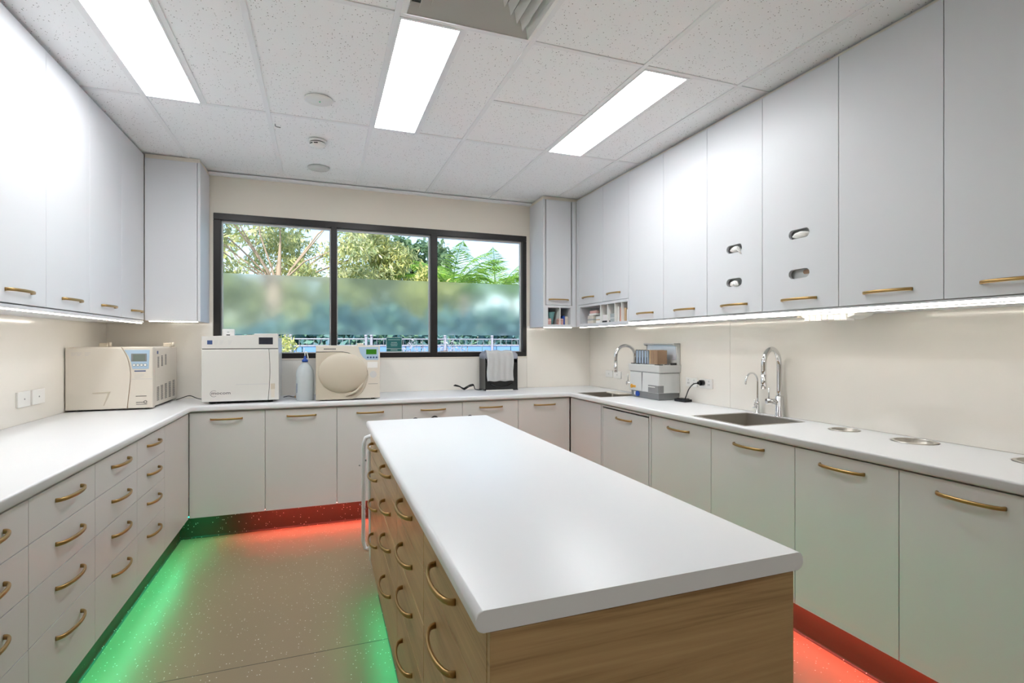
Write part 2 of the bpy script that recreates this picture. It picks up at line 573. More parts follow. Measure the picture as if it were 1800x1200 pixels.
# ceiling light panels
def ceiling_light(x0, x1, y0, y1, label):
    t = thing('ceiling_light', label, 'ceiling light', (x0, y0, ZC), 0)
    w, d = x1 - x0, y1 - y0
    bm = nb()
    f = .014
    add_box(bm, .012, w - .012, .012, f + .010, -.004, .02)
    add_box(bm, .012, w - .012, d - f - .002, d - .012, -.004, .02)
    add_box(bm, .012, f + .006, f + .010, d - f - .002, -.004, .02)
    add_box(bm, w - f - .006, w - .012, f + .010, d - f - .002, -.004, .02)
    obj('frame', bm, M['tee'], t)
    bh = nb(); add_box(bh, .012, w - .012, .012, d - .012, .0205, .05); obj('housing', bh, M['carcass'], t)
    obj('diffuser', bx(f + .006, w - f - .006, f + .010, d - f - .002, .0005, .012), M['panel'], t)
    return t
for (a, b, nm) in ((-0.900, -0.610, 'left'), (0.290, 0.575, 'middle'), (1.465, 1.750, 'right')):
    ceiling_light(a, b, 2.130, 3.312, {'left': 'long glowing white ceiling light panel nearest the left wall cupboards',
                                       'middle': 'long glowing white ceiling light panel touching the air diffuser',
                                       'right': 'long glowing white ceiling light panel nearest the right wall cupboards'}[nm])

ceiling_light(0.290, 0.575, -1.415, -0.235, 'unseen ceiling light panel behind the viewer, added to brighten the island end')  # extra out-of-view panel, added to light the near end of the island

# air diffuser: nested inclined louvre rings
t = thing('air_diffuser', 'square white louvred air diffuser in the ceiling', 'vent', (0.584, 1.838, ZC))
bm = nb()
R = .283
def sqring(bm, r0, z0, r1, z1, th):
    for k in range(4):
        c, s = [(1, 0), (0, 1), (-1, 0), (0, -1)][k]
        def Q(a, b, z):
            return (a * c - b * s, a * s + b * c, z)
        v = [bm.verts.new(Q(*p)) for p in ((r0, -r0, z0), (r0, r0, z0), (r1, r1, z1), (r1, -r1, z1),
                                          (r0, -r0, z0 + th), (r0, r0, z0 + th), (r1, r1, z1 + th), (r1, -r1, z1 + th))]
        for f in ((0, 1, 2, 3), (7, 6, 5, 4), (0, 4, 5, 1), (1, 5, 6, 2), (2, 6, 7, 3), (3, 7, 4, 0)):
            bm.faces.new([v[i] for i in f])
sqring(bm, R - .022, -.012, R, -.002, .010)
obj('rim', bm, M['white'], t)
for i in range(6):
    r = .046 + i * .0415
    bm = nb(); sqring(bm, r - .009, .031, r + .008, -.008, .0022)
    obj('louvre', bm, M['white'], t)
obj('duct_plate', bx(-R + .01, R - .01, -R + .01, R - .01, .038, .045), M['midgrey'], t)
bm = nb()
for a, b, c, d in ((-R, R, -R, -R + .004), (-R, R, R - .004, R), (-R, -R + .004, -R + .004, R - .004), (R - .004, R, -R + .004, R - .004)):
    add_box(bm, a, b, c, d, -.001, .045)
obj('neck', bm, M['tee'], t)

# smoke detector, discs, sprinkler
t = thing('smoke_detector', 'small round white smoke detector with black slots', 'smoke detector', (-0.022, 3.651, ZC))
obj('base', add_lathe(nb(), [(0, 0), (.055, 0), (.055, -.012), (.052, -.014), (0, -.014)]), M['white'], t)
obj('sensor_band', add_lathe(nb(), [(0, -.014), (.047, -.014), (.047, -.020), (0, -.020)]), M['darkgap'], t)
obj('cap', add_lathe(nb(), [(0, -.020), (.05, -.020), (.048, -.034), (.03, -.044), (0, -.046)]), M['white'], t)
for a in (-.9, -.2, 2.4):
    b = bx(-.012, .012, -.0515, -.044, -.033, -.028)
    o = obj('slot', b, M['black'], t, rot=(0, 0, a))
t = thing('ceiling_speaker', 'flat white round disc with a tiny green light on the ceiling', 'ceiling disc', (-0.012, 3.033, ZC))
obj('disc', add_lathe(nb(), [(0, 0), (.074, 0), (.074, -.004), (.066, -.009), (0, -.011)]), M['white'], t)
obj('indicator', add_lathe(nb(), [(0, -.011), (.004, -.011), (.003, -.014), (0, -.014)], cx=.006), M['greenlite'], t)
o = obj('cover_plate', add_lathe(nb(), [(0, 0), (.079, 0), (.079, -.004), (.07, -.010), (.02, -.012), (0, -.012)], seg=36), M['palegrey'])
o.location = (-0.017, 4.218, ZC - .0); tag(o, 'plain white round plate on the ceiling nearest the window', 'ceiling disc')
bm = nb(); add_tube(bm, [(0, 0, 0), (0, 0, -.012), (.012, .002, -.016), (.03, .004, -.016)], .0025, 6)
o = obj('ceiling_hook', bm, M['midgrey']); o.location = (-0.262, 3.47, ZC + .003); tag(o, 'tiny grey wire hook hanging from the ceiling tile', 'hook')

# ------------------------------------------------------------------ window
WY = YB + .03
w = bpy.data.objects.new('window_1', None); COL.objects.link(w); w.location = (0, 0, 0); w['kind'] = 'structure'
bm = nb()
F = .052
def frame_box(b, *a): add_box(b, *a, bev=.003)
FY0, FY1 = YB - .006, YB + .07
bm = nb(); frame_box(bm, WX0, WX1, FY0, FY1, WZ1 - F, WZ1); obj('frame_head', bm, M['frame'], w)
bm = nb(); frame_box(bm, WX0, WX1, FY0, FY1, WZ0, WZ0 + .042); obj('frame_sill', bm, M['frame'], w)
bm = nb(); frame_box(bm, WX0, WX0 + F, FY0, FY1, WZ0 + .042, WZ1 - F); obj('frame_jamb', bm, M['frame'], w)
bm = nb(); frame_box(bm, WX1 - .04, WX1, FY0, FY1, WZ0 + .042, WZ1 - F); obj('frame_jamb', bm, M['frame'], w)
MU = [(0.080, 0.125), (0.925, 0.985)]
for a, b in MU:
    bm = nb(); frame_box(bm, a, b, FY0 - .004, FY1, WZ0 + .02, WZ1 - F + .01); obj('mullion', bm, M['frame'], w)
bays = [(WX0 + F, .080), (.125, .925), (.985, WX1 - .04)]
for a, b in bays:
    # pale inner beads at head and jambs
    bm = nb()
    add_box(bm, a, b, WY + .005, WY + .03, WZ1 - F - .016, WZ1 - F)
    add_box(bm, a, a + .008, WY + .005, WY + .03, WZ0 + .042, WZ1 - F - .016)
    add_box(bm, b - .012, b, WY + .005, WY + .03, WZ0 + .042, WZ1 - F - .016)
    add_box(bm, a + .008, b - .012, WY + .005, WY + .03, WZ0 + .042, WZ0 + .050)
    obj('glazing_bead', bm, M['palegrey'], w)
    bm = nb()
    v = [bm.verts.new(p) for p in ((a, WY + .02, WZ0 + .04), (b, WY + .02, WZ0 + .04), (b, WY + .02, WZ1 - F), (a, WY + .02, WZ1 - F))]
    bm.faces.new(v)
    o = obj('pane', bm, M['glass'], w)
    bm = nb()
    v = [bm.verts.new(p) for p in ((a + .008, WY + .017, 1.438), (b - .012, WY + .017, 1.438), (b - .012, WY + .017, 1.925), (a + .008, WY + .017, 1.925))]
    bm.faces.new(v)
    o = obj('frosted_film', bm, M['frost'], w)
struct('trim_8', bx(WX0 - .004, WX1 + .004, YB - .012, YB - .0065, WZ0 - .012, WZ0 - .001, bev=.001), M['wall'])
# sign on the glass
t = thing('window_sign', 'small teal sign with rows of white lettering on the window glass', 'sign', (0.607, WY + .008, 1.352))
obj('panel', bx(-.068, .068, 0, .002, -.062, .064), M['teal'], t)
bm = nb()
for x0, x1, z0, z1 in ((-.068, .068, .061, .064), (-.068, .068, -.062, -.059), (-.068, -.065, -.06, .062), (.065, .068, -.06, .062), (-.066, .066, -.036, -.033)):
    add_box(bm, x0, x1, -.0006, .0001, z0, z1)
obj('border', bm, M['signwhite'], t)
bm = nb()
random.seed(3)
for z, a, h in ((.042, .052, .004), (.018, .026, .004), (.004, .030, .004), (-.010, .028, .004), (-.049, .030, .005)):
    x = -a
    while x < a:
        wd = random.uniform(.004, .009)
        add_box(bm, x, min(x + wd, a), -.0006, .0001, z, z + h); x += wd + .002
obj('lettering', bm, M['signwhite'], t)

# ------------------------------------------------------------------ handle
def handle_mesh(L=.200, H=.033):
    bm = nb()
    pts = []
    h = L / 2
    ctrl = [(-h + .003, 0), (-h + .004, .006), (-h + .008, .013), (-h + .018, .0195), (-h + .040, .0265), (-h + .070, .0315), (0, H)]
    ctrl = ctrl + [(-x, y) for x, y in ctrl[-2::-1]]
    rings = []
    n = len(ctrl)
    for i, (x, y) in enumerate(ctrl):
        a = ctrl[max(i - 1, 0)]; b = ctrl[min(i + 1, n - 1)]
        tx, ty = b[0] - a[0], b[1] - a[1]
        q = math.hypot(tx, ty); nx, ny = -ty / q, tx / q
        w2 = .0062 if 1 < i < n - 2 else .0068
        t2 = .0042
        ring = []
        for (u, v) in ((-1, -.55), (-.6, -1), (.6, -1), (1, -.55), (1, .55), (.6, 1), (-.6, 1), (-1, .55)):
            ring.append(bm.verts.new((x + nx * t2 * u, -(y + ny * t2 * u), w2 * v)))
        rings.append(ring)
    for A, B in zip(rings, rings[1:]):
        for k in range(8):
            f = bm.faces.new((A[k], A[(k + 1) % 8], B[(k + 1) % 8], B[k])); f.smooth = True
    bm.faces.new(rings[0]); bm.faces.new(rings[-1][::-1])
    bmesh.ops.recalc_face_normals(bm, faces=bm.faces[:])
    me = bpy.data.meshes.new('handle'); bm.to_mesh(me); bm.free()
    me.materials.append(M['brass'])
    return me
HM = handle_mesh()

def cabinet(name, label, cat, loc, rotz, W_, D, H_, fronts, m=None, mb=None, group=None, openbox=False, ft=.018, cut=False):
    """Local frame: front faces -y at y=0, width along +x, height along z from 0.
    fronts: (kind, x0, x1, z0, z1, handle_x or None, handle_z, slots)"""
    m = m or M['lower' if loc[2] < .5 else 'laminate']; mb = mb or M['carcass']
    HB = H_ - (.235 if cut else 0)
    t = thing(name, label, cat, loc, rotz, group)
    if openbox:
        b = nb()
        th = .016
        add_box(b, .001, th, ft + .001, D, 0, H_)
        add_box(b, W_ - th, W_ - .001, ft + .001, D, 0, H_)
        add_box(b, th, W_ - th, ft + .001, D, 0, th)
        add_box(b, th, W_ - th, ft + .001, D, H_ - th, H_)
        add_box(b, th, W_ - th, D - .006, D, th, H_ - th)
        obj('body', b, mb, t)
    else:
        obj('body', bx(.001, W_ - .001, ft + .001, D, .012 if loc[2] < .5 else 0, HB), mb, t)
    g = .0014
    for fr in fronts:
        kind, x0, x1, z0, z1, hx, hz = fr[:7]
        slots = fr[7] if len(fr) > 7 else []
        if slots:
            me = slab_mesh(kind, [(x0 + g, z0 + g), (x1 - g, z0 + g), (x1 - g, z1 - g), (x0 + g, z1 - g)],
                           [stadium(cx, cz, .118, .046) for cx, cz in slots], ft, .001, 1)
            me.transform(Matrix.Rotation(PI / 2, 4, 'X')); me.transform(Matrix.Translation((0, ft, 0)))
            o = obj(kind, me, m, t)
        else:
            o = obj(kind, bx(x0 + g, x1 - g, 0, ft, z0 + g, z1 - g, bev=.0008), m, t)
        if hx is not None:
            obj('handle', HM, None, o, loc=(hx, 0, hz))
    return t

LR, RR = PI / 2, -PI / 2      # facing +x / facing -x

# ------------------------------------------------------------------ base cabinets
BZ, BT = .178, .898            # underside and top of base units
H = BT - BZ
hz = .845 - BZ
GX = -.84                      # left door plane
# left drawer stacks
levels = [0, .430 - BZ, .600 - BZ, .750 - BZ, .891 - BZ]
hzs = [.372, .540, .690, .838]
def drawers(Wd, rows=levels, hs=None, hx=None):
    out = []
    for i in range(len(rows) - 1):
        out.append(('drawer', 0, Wd, rows[i], rows[i + 1], (hx if hx is not None else Wd / 2), (hzs[i] - BZ)))
    return out
lab = {3.002: 'white drawer unit with four brass handles, nearest the window corner',
       2.501: 'white drawer unit on the left run, second from the window corner',
       2.002: 'white drawer unit on the left run, third from the window corner',
       1.502: 'white drawer unit on the left run, cut by the left edge of the picture'}
for y0, wd in ((3.002, .470), (2.501, .501), (2.002, .499), (1.502, .500)):
    cabinet('drawer_cabinet', lab[y0], 'drawer cabinet', (GX, y0, BZ), LR, wd, .62, H, drawers(wd, hx=(.27 if wd > .48 else .25)),
            group='white drawer cabinets of the left run')
cabinet('corner_cabinet', 'plain white corner filler panel between left drawers and back doors', 'cabinet', (GX, 3.472, BZ), LR, .576, .62, H,
        [('filler_panel', 0, .576, 0, .891 - BZ, None, 0)])
cabinet('drawer_cabinet', 'white drawer unit on the left run beside the viewer', 'drawer cabinet', (GX, 0.502, BZ), LR, 1.0, .62, H, drawers(1.0, hx=.5))

# back run doors
BX = [-.838, -.371, .110, .588, 1.066, 1.546, 2.022]
names = ['below the off-white steriliser', 'below the squeeze bottle', 'left of the black hooks',
         'carrying two black hooks', 'carrying one black hook', 'in the right-hand corner of the window wall']
for i in range(6):
    wd = BX[i + 1] - BX[i]
    hx = {0: .225, 1: .240, 2: .240, 3: .242, 4: .241, 5: .241}[i]
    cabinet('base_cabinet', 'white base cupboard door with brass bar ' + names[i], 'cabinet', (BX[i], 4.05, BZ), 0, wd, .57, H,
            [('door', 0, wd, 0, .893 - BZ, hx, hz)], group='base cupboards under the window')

# right run doors (face -x; local x runs toward the viewer)
RX = 2.03
cabinet('corner_cabinet', 'narrow plain white corner panel left of the dishwasher door', 'cabinet', (RX, 4.046, BZ), RR, .520, .50, H,
        [('filler_panel', 0, .520, 0, .895 - BZ, None, 0)], cut=True)
t = cabinet('dishwasher_cabinet', 'inset white appliance door framed by a thin surround below the grey washer unit', 'cabinet', (RX, 3.522, BZ), RR, .644, .50, H,
            [('door', .024, .616, 0, .872 - BZ, .32, .823 - BZ), ('side_rail', 0, .022, 0, .895 - BZ, None, 0), ('side_rail', .620, .644, 0, .895 - BZ, None, 0),
             ('top_rail', .022, .620, .880 - BZ, .896 - BZ, None, 0)], cut=True)
rr = [(2.875, 2.321, .275, 'white base cupboard left of the square sink'), (2.321, 1.779, .27, 'white base cupboard below the square sink'),
      (1.779, 1.324, .226, 'white base cupboard below the round worktop holes'), (1.324, .868, .226, 'white base cupboard at the right edge of the picture'),
      (.868, .41, .226, 'white base cupboard on the right beside the viewer')]
for a, b, hx, lb in rr:
    wd = a - b
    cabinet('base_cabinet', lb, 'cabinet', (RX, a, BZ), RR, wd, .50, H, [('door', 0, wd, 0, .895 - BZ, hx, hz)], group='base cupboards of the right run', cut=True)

# coved vinyl skirtings
def cove(name, run, face, parent_m=M['floor']):
    """run: list of xy points of the kick face line; floor on the left of travel"""
    pass
def cove_bm(p0, p1, nrm, h=.1895, r=.012):
    """extruded skirting from p0 to p1 (xy), nrm points into the room"""
    bm = nb()
    prof = [(0.0, h), (0.003, h), (0.003, r)]
    for i in range(1, 7):
        a = PI / 2 * i / 6
        prof.append((.003 + r * (1 - math.cos(a)), r * (1 - math.sin(a)) + .0004))
    prof.append((0.0, .0004))
    A = [bm.verts.new((p0[0] + nrm[0] * d, p0[1] + nrm[1] * d, z)) for d, z in prof]
    B = [bm.verts.new((p1[0] + nrm[0] * d, p1[1] + nrm[1] * d, z)) for d, z in prof]
    n = len(prof)
    for i in range(n):
        bm.faces.new((A[i], A[(i + 1) % n], B[(i + 1) % n], B[i]))
    bm.faces.new(A); bm.faces.new(B[::-1])
    bmesh.ops.recalc_face_normals(bm, faces=bm.faces[:])
    return bm
KL, KB, KR = .085, .140, .095
struct('baseboard_left', cove_bm((GX - KL, .5), (GX - KL, 4.05 + KB), (1, 0)), M['kick'])
struct('baseboard_back', cove_bm((GX - KL, 4.05 + KB), (RX + KR, 4.05 + KB), (0, -1)), M['kick'])
struct('baseboard_right', cove_bm((RX + KR, .41), (RX + KR, 4.05 + KB), (-1, 0)), M['kick'])
# hidden plinth boxes carry the units
bm = nb()
add_box(bm, XL + .02, GX - KL - .002, .51, 4.55, 0, .189)
add_box(bm, GX - KL, RX + KR, 4.05 + KB + .002, 4.6, 0, .189)
add_box(bm, RX + KR + .002, XR - .02, .42, 4.6, 0, .189)
o = struct('trim_9', bm, M['carcass'])

# coloured LED strips under the units
def led(name, x0, x1, y0, y1, col, label, z=BZ + .0118):
    t = thing(name, label, 'led strip', ((x0 + x1) / 2, (y0 + y1) / 2, z))
    hx_, hy = (x1 - x0) / 2, (y1 - y0) / 2
    obj('channel', bx(-hx_, hx_, -hy, hy, -.004, 0), M['tee'], t)
    i = .002
    obj('diffuser', bx(-hx_ + i, hx_ - i, -hy + i, hy - i, -.007, -.0041), M[col], t)
led('led_strip', GX - .030, GX - .018, .55, 4.00, 'ledg', 'green glowing light strip under the left drawer units')
led('led_strip', GX + .35, 2.0, 4.068, 4.080, 'ledr', 'red glowing light strip under the window-wall cupboards')
led('led_strip', GX - .01, GX + .16, 4.068, 4.080, 'ledg', 'short green light strip in the left corner under the back cupboards')
led('led_strip', RX + .018, RX + .030, .45, 4.00, 'ledr', 'red glowing light strip under the right base cupboards')

# ------------------------------------------------------------------ worktops with cut-outs
BH0, BH1 = .902, .940
sink1 = (2.052, 2.462, 2.096, 2.505)
sink2 = (2.066, 2.436, 3.600, 3.985)
rc = lambda s: [(s[0], s[2]), (s[1], s[2]), (s[1], s[3]), (s[0], s[3])]
holes = [rc(sink1), rc(sink2), circle(2.428, 1.842, .066), circle(2.430, 1.520, .084), circle(2.430, 1.085, .084)]
out = [(XL + .001, .30), (-.820, .30), (-.820, 4.030), (2.010, 4.030), (2.010, .30), (XR - .001, .30), (XR - .001, YB - .001), (XL + .001, YB - .001)]
me = slab_mesh('benchtop', out, holes, BH1 - BH0, .008, 3)
o = obj('benchtop', me, M['bench']); o.location = (0, 0, BH0)
tag(o, 'continuous white laminate worktop running round three walls', 'worktop')

def sink(s, depth, label):
    x0, x1, y0, y1 = s
    t = thing('sink', label, 'sink', ((x0 + x1) / 2, (y0 + y1) / 2, BH1 - depth))
    a, b = (x1 - x0) / 2 - .0065, (y1 - y0) / 2 - .0065
    bm = nb()
    th = .003
    add_box(bm, -a, a, -b, b, 0, th)
    add_box(bm, -a, -a + th, -b, b, th, depth - .002); add_box(bm, a - th, a, -b, b, th, depth - .002)
    add_box(bm, -a + th, a - th, -b, -b + th, th, depth - .002); add_box(bm, -a + th, a - th, b - th, b, th, depth - .002)
    obj('bowl', bm, M['steel'], t)
    obj('waste', add_lathe(nb(), [(0, .004), (.04, .004), (.045, .0055), (.03, .0065), (0, .006)]), M['chrome'], t)
    bm = nb()
    r = .009
    add_box(bm, -a - r, a + r, -b - r, -b, depth, depth + .0012); add_box(bm, -a - r, a + r, b, b + r, depth, depth + .0012)
    add_box(bm, -a - r, -a, -b, b, depth, depth + .0012); add_box(bm, a, a + r, -b, b, depth, depth + .0012)
    obj('rim', bm, M['steel'], t)
    return t
t1 = sink(sink1, .17, 'square stainless steel sink below the tall chrome tap and filter tap')
obj('maker_plate', bx(.1945, .1955, -.11, -.085, .140, .146), M['ink'], t1)
sink(sink2, .16, 'stainless steel sink in the far right corner, beside the grey washer unit')
for (cx, cy, r, lb) in ((2.428, 1.842, .066, 'small round stainless waste chute ring beside the square sink'),
                        (2.430, 1.520, .084, 'larger round stainless waste chute, middle of the three worktop holes'),
                        (2.430, 1.085, .084, 'round stainless waste chute cut by the right edge of the picture')):
    t = thing('waste_chute', lb, 'waste chute', (cx, cy, .78), group='round waste chutes in the right worktop')
    q = r - .0085
    obj('sleeve', add_lathe(nb(), [(q, 0), (q, .1575), (q - .003, .1575), (q - .003, 0), (q, 0)], seg=40), M['steel'], t)
    obj('rim', add_lathe(nb(), [(q - .003, .158), (r + .001, .160), (r + .002, .1612), (q - .001, .1635), (q - .003, .1625), (q - .003, .158)], seg=40), M['steel'], t)

# ------------------------------------------------------------------ island
IX0, IX1, IY0, IY1 = .232, .932, .797, 2.950
bm = nb()
pr = []
r = .013
for cx, cz, a0 in ((IX1 - r, BH1 - r, 0), (IX0 + r, BH1 - r, 1), (IX0 + r, .904 + r, 2), (IX1 - r, .904 + r, 3)):
    for k in range(7):
        a = (a0 + k / 6) * PI / 2
        pr.append((cx + r * math.cos(a), cz + r * math.sin(a)))
add_prism(bm, pr, IY0, IY1, 'y', bev=.0012)
bm.faces.ensure_lookup_table()
for f in bm.faces:
    f.smooth = len(f.verts) == 4 and abs(f.normal.y) < .1
o = obj('island_benchtop', bm, M['bench']); tag(o, 'thick white rectangular island worktop with rounded edges', 'worktop')

IF = .255
units = [(1.371, .813, 'nearest the viewer, with the wood end panel', .149 + .10), (1.882, 1.371, 'second from the viewer', .229),
         (2.405, 1.882, 'third from the viewer', .242), (2.935, 2.405, 'farthest, beside the folded stepladder', .251)]
ilev = [0, .458 - BZ, .622 - BZ, .768 - BZ, .902 - BZ]
ih = [.378, .556, .700, .846]
for a, b, lb, hx in units:
    wd = a - b
    fr = [('drawer', 0, wd, ilev[i], ilev[i + 1], hx, ih[i] - BZ) for i in range(4)]
    near = b < .9
    Lg = wd if not near else wd
    t = cabinet('island_drawer_cabinet', 'oak island drawer unit ' + lb, 'drawer cabinet', (IF, a, BZ), RR, wd, .645, .902 - BZ, fr, m=M['wood'], mb=M['wood'],
                group='oak drawer units of the island')
    if near:
        # end panel facing the viewer
        e = bx(0, .652, .0, .018, 0, .902 - BZ, bev=.0008)
        obj('end_panel', e, M['wood'], t, loc=(wd + .0145, .001, 0), rot=(0, 0, PI / 2))
    if a > 2.9:
        obj('end_panel', bx(0, .652, 0, .012, 0, .902 - BZ, bev=.0008), M['wood'], t, loc=(-.0008, .001, 0), rot=(0, 0, PI / 2))
IB = struct('baseboard_island', cove_bm((IF + .05, .86), (IF + .05, 2.90), (-1, 0)), M['kick'])
bm = nb(); add_box(bm, IF + .052, .86, .86, 2.90, 0, .189); struct('trim_10', bm, M['floor'])
led('led_strip', IF + .014, IF + .026, .85, 2.90, 'ledg', 'green glowing light strip under the island drawer side')
led('led_strip', .878, .890, .85, 2.90, 'ledg', 'green glowing light strip under the far long side of the island')

# ------------------------------------------------------------------ wall cupboards
UZ, UT = 1.513, 2.690
# left run (faces +x)
LX = -1.163
ul = [(3.870, 4.300, 'white wall cupboard on the left, in the window corner', .267), (3.395, 3.870, 'white wall cupboard on the left, second from the window corner', .252),
      (2.922, 3.395, 'white wall cupboard on the left, third from the window corner', .250), (2.450, 2.922, 'white wall cupboard on the left, cut by the picture edge', .244),
      (1.50, 2.450, 'white wall cupboard on the left beside the viewer', .47)]
for a, b, lb, hx in ul:
    wd = b - a
    cabinet('wall_cabinet', lb, 'cabinet', (LX, a, UZ + .012), LR, wd, .322, UT - UZ - .012, [('door', 0, wd, 0.003, UT - UZ - .014, hx, 1.581 - UZ - .012)],
            group='wall cupboards of the left run')
def pelmet(bm_, label):
    return tag(obj('light_rail', bm_, M['laminate']), label, 'light rail')
pelmet(bx(XL + .01, LX - .002, 1.50, 4.300, UZ - .004, UZ + .011, bev=.001), 'white light rail board under the left wall cupboards')
def warm(x0, x1, y0, y1, z, label, th=.006):
    t = thing('strip_light', label, 'strip light', ((x0 + x1) / 2, (y0 + y1) / 2, z))
    a, b = (x1 - x0) / 2, (y1 - y0) / 2
    obj('profile', bx(-a, a, -b, b, -.002, 0), M['tee'], t)
    obj('diffuser', bx(-a + .001, a - .001, -b + .001, b - .001, -th, -.0021), M['strip'], t)
warm(LX - .018, LX - .008, 1.52, 4.29, UZ - .0042, 'warm white strip light under the left wall cupboards')
# tall narrow unit left of window (faces -y)
t = cabinet('wall_cabinet', 'narrow plain grey-white wall cupboard at the left side of the window', 'cabinet', (-1.160, 4.300, UZ + .012), 0, .340, .322, 2.668 - UZ - .012,
            [('door', 0, .322, 0, 2.668 - UZ - .012, None, 0)])
obj('side_panel', bx(.324, .342, -.001, .322, -.002, 2.668 - UZ - .012, bev=.0008), M['laminate'], t)
bm = nb(); add_box(bm, -1.16, -.824, 4.312, YB - .002, 2.669, ZC - .002); struct('trim_11', bm, M['wall'])
# right run (faces -x)
UX = 2.215
def right_upper(a, b, lb, z0=UZ + .020, slots=None, hx=None, hzz=1.585, op=False, n=1):
    wd = a - b
    return cabinet('wall_cabinet', lb, 'cabinet', (UX, a, z0), RR, wd, .318, UT - .012 - z0,
                   [('door', 0, wd, 0.001, UT - .012 - z0, hx if hx else wd / 2, hzz - z0, slots or [])], openbox=op, group='wall cupboards of the right run')
right_upper(3.430, 2.999, 'white wall cupboard right of the open pigeonholes', hx=.218)
right_upper(2.999, 2.567, 'white wall cupboard between the pigeonholes and the slotted doors', hx=.221)
zz = UZ + .020
right_upper(2.567, 2.144, 'white wall cupboard with two oval slots, left of the pair', slots=[(2.567 - 2.347, 1.906 - zz), (2.567 - 2.347, 1.714 - zz)], op=True, hx=.221)
right_upper(2.144, 1.708, 'white wall cupboard with two oval slots, right of the pair', slots=[(2.144 - 1.918, 1.908 - zz), (2.144 - 1.918, 1.711 - zz)], op=True, hx=.226)
right_upper(1.708, 1.282, 'white wall cupboard above the hand towel tray', hx=.217)
right_upper(1.282, .860, 'white wall cupboard at the right edge of the picture', hx=.217)
right_upper(.860, .43, 'white wall cupboard on the right beside the viewer')
# two doors over the pigeonholes + open shelf unit
t = cabinet('wall_cabinet', 'pair of white wall cupboard doors above the open pigeonholes', 'cabinet', (UX, 4.255, 1.711), RR, .825, .318, UT - .012 - 1.711,
            [('door', 0, .440, 0, UT - .012 - 1.711, .187, 1.771 - 1.711), ('door', .440, .825, 0, UT - .012 - 1.711, .609, 1.769 - 1.711), ('filler_panel', -.044, -.0005, UZ - 1.711, UT - .012 - 1.711, None, 0)])
def pigeon(name, label, loc, rot, W_, D, z0, z1, divs, left=0.0):
    t = thing(name, label, 'shelf', (loc[0], loc[1], z0), rot)
    h = z1 - z0
    b = nb()
    add_box(b, left, W_, 0, D, 0, .022); add_box(b, left, W_, 0, D, h - .020, h)
    add_box(b, left, left + .03, 0, D, .022, h - .02); add_box(b, W_ - .016, W_, 0, D, .022, h - .02)
    add_box(b, left + .03, W_ - .016, D - .006, D, .022, h - .02)
    obj('body', b, M['laminate'], t)
    for x in divs:
        obj('divider', bx(x - .003, x + .003, .002, D - .007, .022, h - .02), M['white'], t)
    return t
pigeon('open_shelf', 'open white pigeonhole shelf full of boxes on the right wall', (UX, 4.255), RR, .825, .318, UZ + .004, 1.709, [.39, .505, .620, .720])
pelmet(bx(UX + .002, XR - .01, .45, 4.25, UZ - .002, UZ + .0035, bev=.001), 'thin white light rail board under the right wall cupboards')
# bright front profile
t = thing('strip_light', 'bright warm strip light along the bottom edge of the right wall cupboards', 'strip light', (UX, 1.935, UZ))
obj('profile', bx(.009, .016, -1.48, 1.49, .0038, .018), M['tee'], t)
obj('diffuser', bx(-.001, .008, -1.48, 1.49, .0042, .0105), M['strip'], t)
obj('cover', bx(-.001, .008, -1.48, 1.49, .0108, .018), M['laminate'], t)
warm(UX + .004, UX + .012, .50, 4.24, UZ - .0022, 'added warm strip behind the bright edge strip, brightening the right splashback')  # extra strip hidden behind the edge strip, added to brighten the right splashback
# narrow unit right of window
t = cabinet('wall_cabinet', 'narrow white wall cupboard with brass handle at the right side of the window', 'cabinet', (1.900, 4.300, 1.711), 0, .272, .322, 2.668 - 1.711,
            [('door', .012, .262, 0, 2.668 - 1.711, .136, 1.762 - 1.711)])
o = obj('side_panel', bx(-.018, -.0005, -.001, .322, UZ - 1.711, 2.668 - 1.711, bev=.0008), M['laminate'], t)
obj('filler_panel', bx(.274, .314, .002, .020, UZ - 1.711, 2.668 - 1.711), M['laminate'], t)
pigeon('open_shelf', 'small open white pigeonhole shelf right of the window', (1.900, 4.300), 0, .272, .322, UZ, 1.709, [.152])
bm = nb(); add_box(bm, 1.886, UX + .3, 4.312, YB - .002, 2.669, ZC - .002); add_box(bm, UX + .02, XR - .002, .43, 4.31, UT - .009, ZC - .002); struct('trim_12', bm, M['wall'])
bm = nb(); add_box(bm, XL + .002, LX - .02, 1.5, 4.30, UT + .001, ZC - .002); struct('trim_13', bm, M['tee'])
warm(1.90, 2.18, 4.325, 4.337, UZ - .0005, 'short warm strip light under the narrow cupboard right of the window')
warm(-1.14, -.84, 4.325, 4.337, UZ + .0115, 'short warm strip light under the narrow cupboard left of the window')

# ------------------------------------------------------------------ pigeonhole contents
def box_item(name, lb, cat, loc, sx, sy, sz, m, rz=0, group=None, lid=None, bev=.002):
    t = thing(name, lb, cat, loc, rz, group)
    obj('body', bx(-sx / 2, sx / 2, -sy / 2, sy / 2, 0, sz, bev=bev), m, t)
    if lid is not None:
        obj('lid', bx(-sx / 2 - .001, sx / 2 + .001, -sy / 2 - .001, sy / 2 + .001, sz * .62, sz * .62 + .004, bev=.0005), lid, t)
    return t
z = UZ + .0225
box_item('card_box', 'short pink box low in the small pigeonhole, far left', 'box', (1.955, 4.36, z), .035, .07, .055, M['pink'], lid=M['white'])
t = thing('cup_stack', 'teal cup standing in the small pigeonhole', 'cup', (1.998, 4.385, z))
obj('cup', add_lathe(nb(), [(0, 0), (.018, 0), (.02, .05), (.034, .115), (.030, .115), (.017, .05), (0, .05)]), M['tealcup'], t)
obj('cup_rim', add_lathe(nb(), [(.034, .113), (.036, .118), (.032, .118), (.031, .113), (.034, .113)]), M['tealcup'], t)
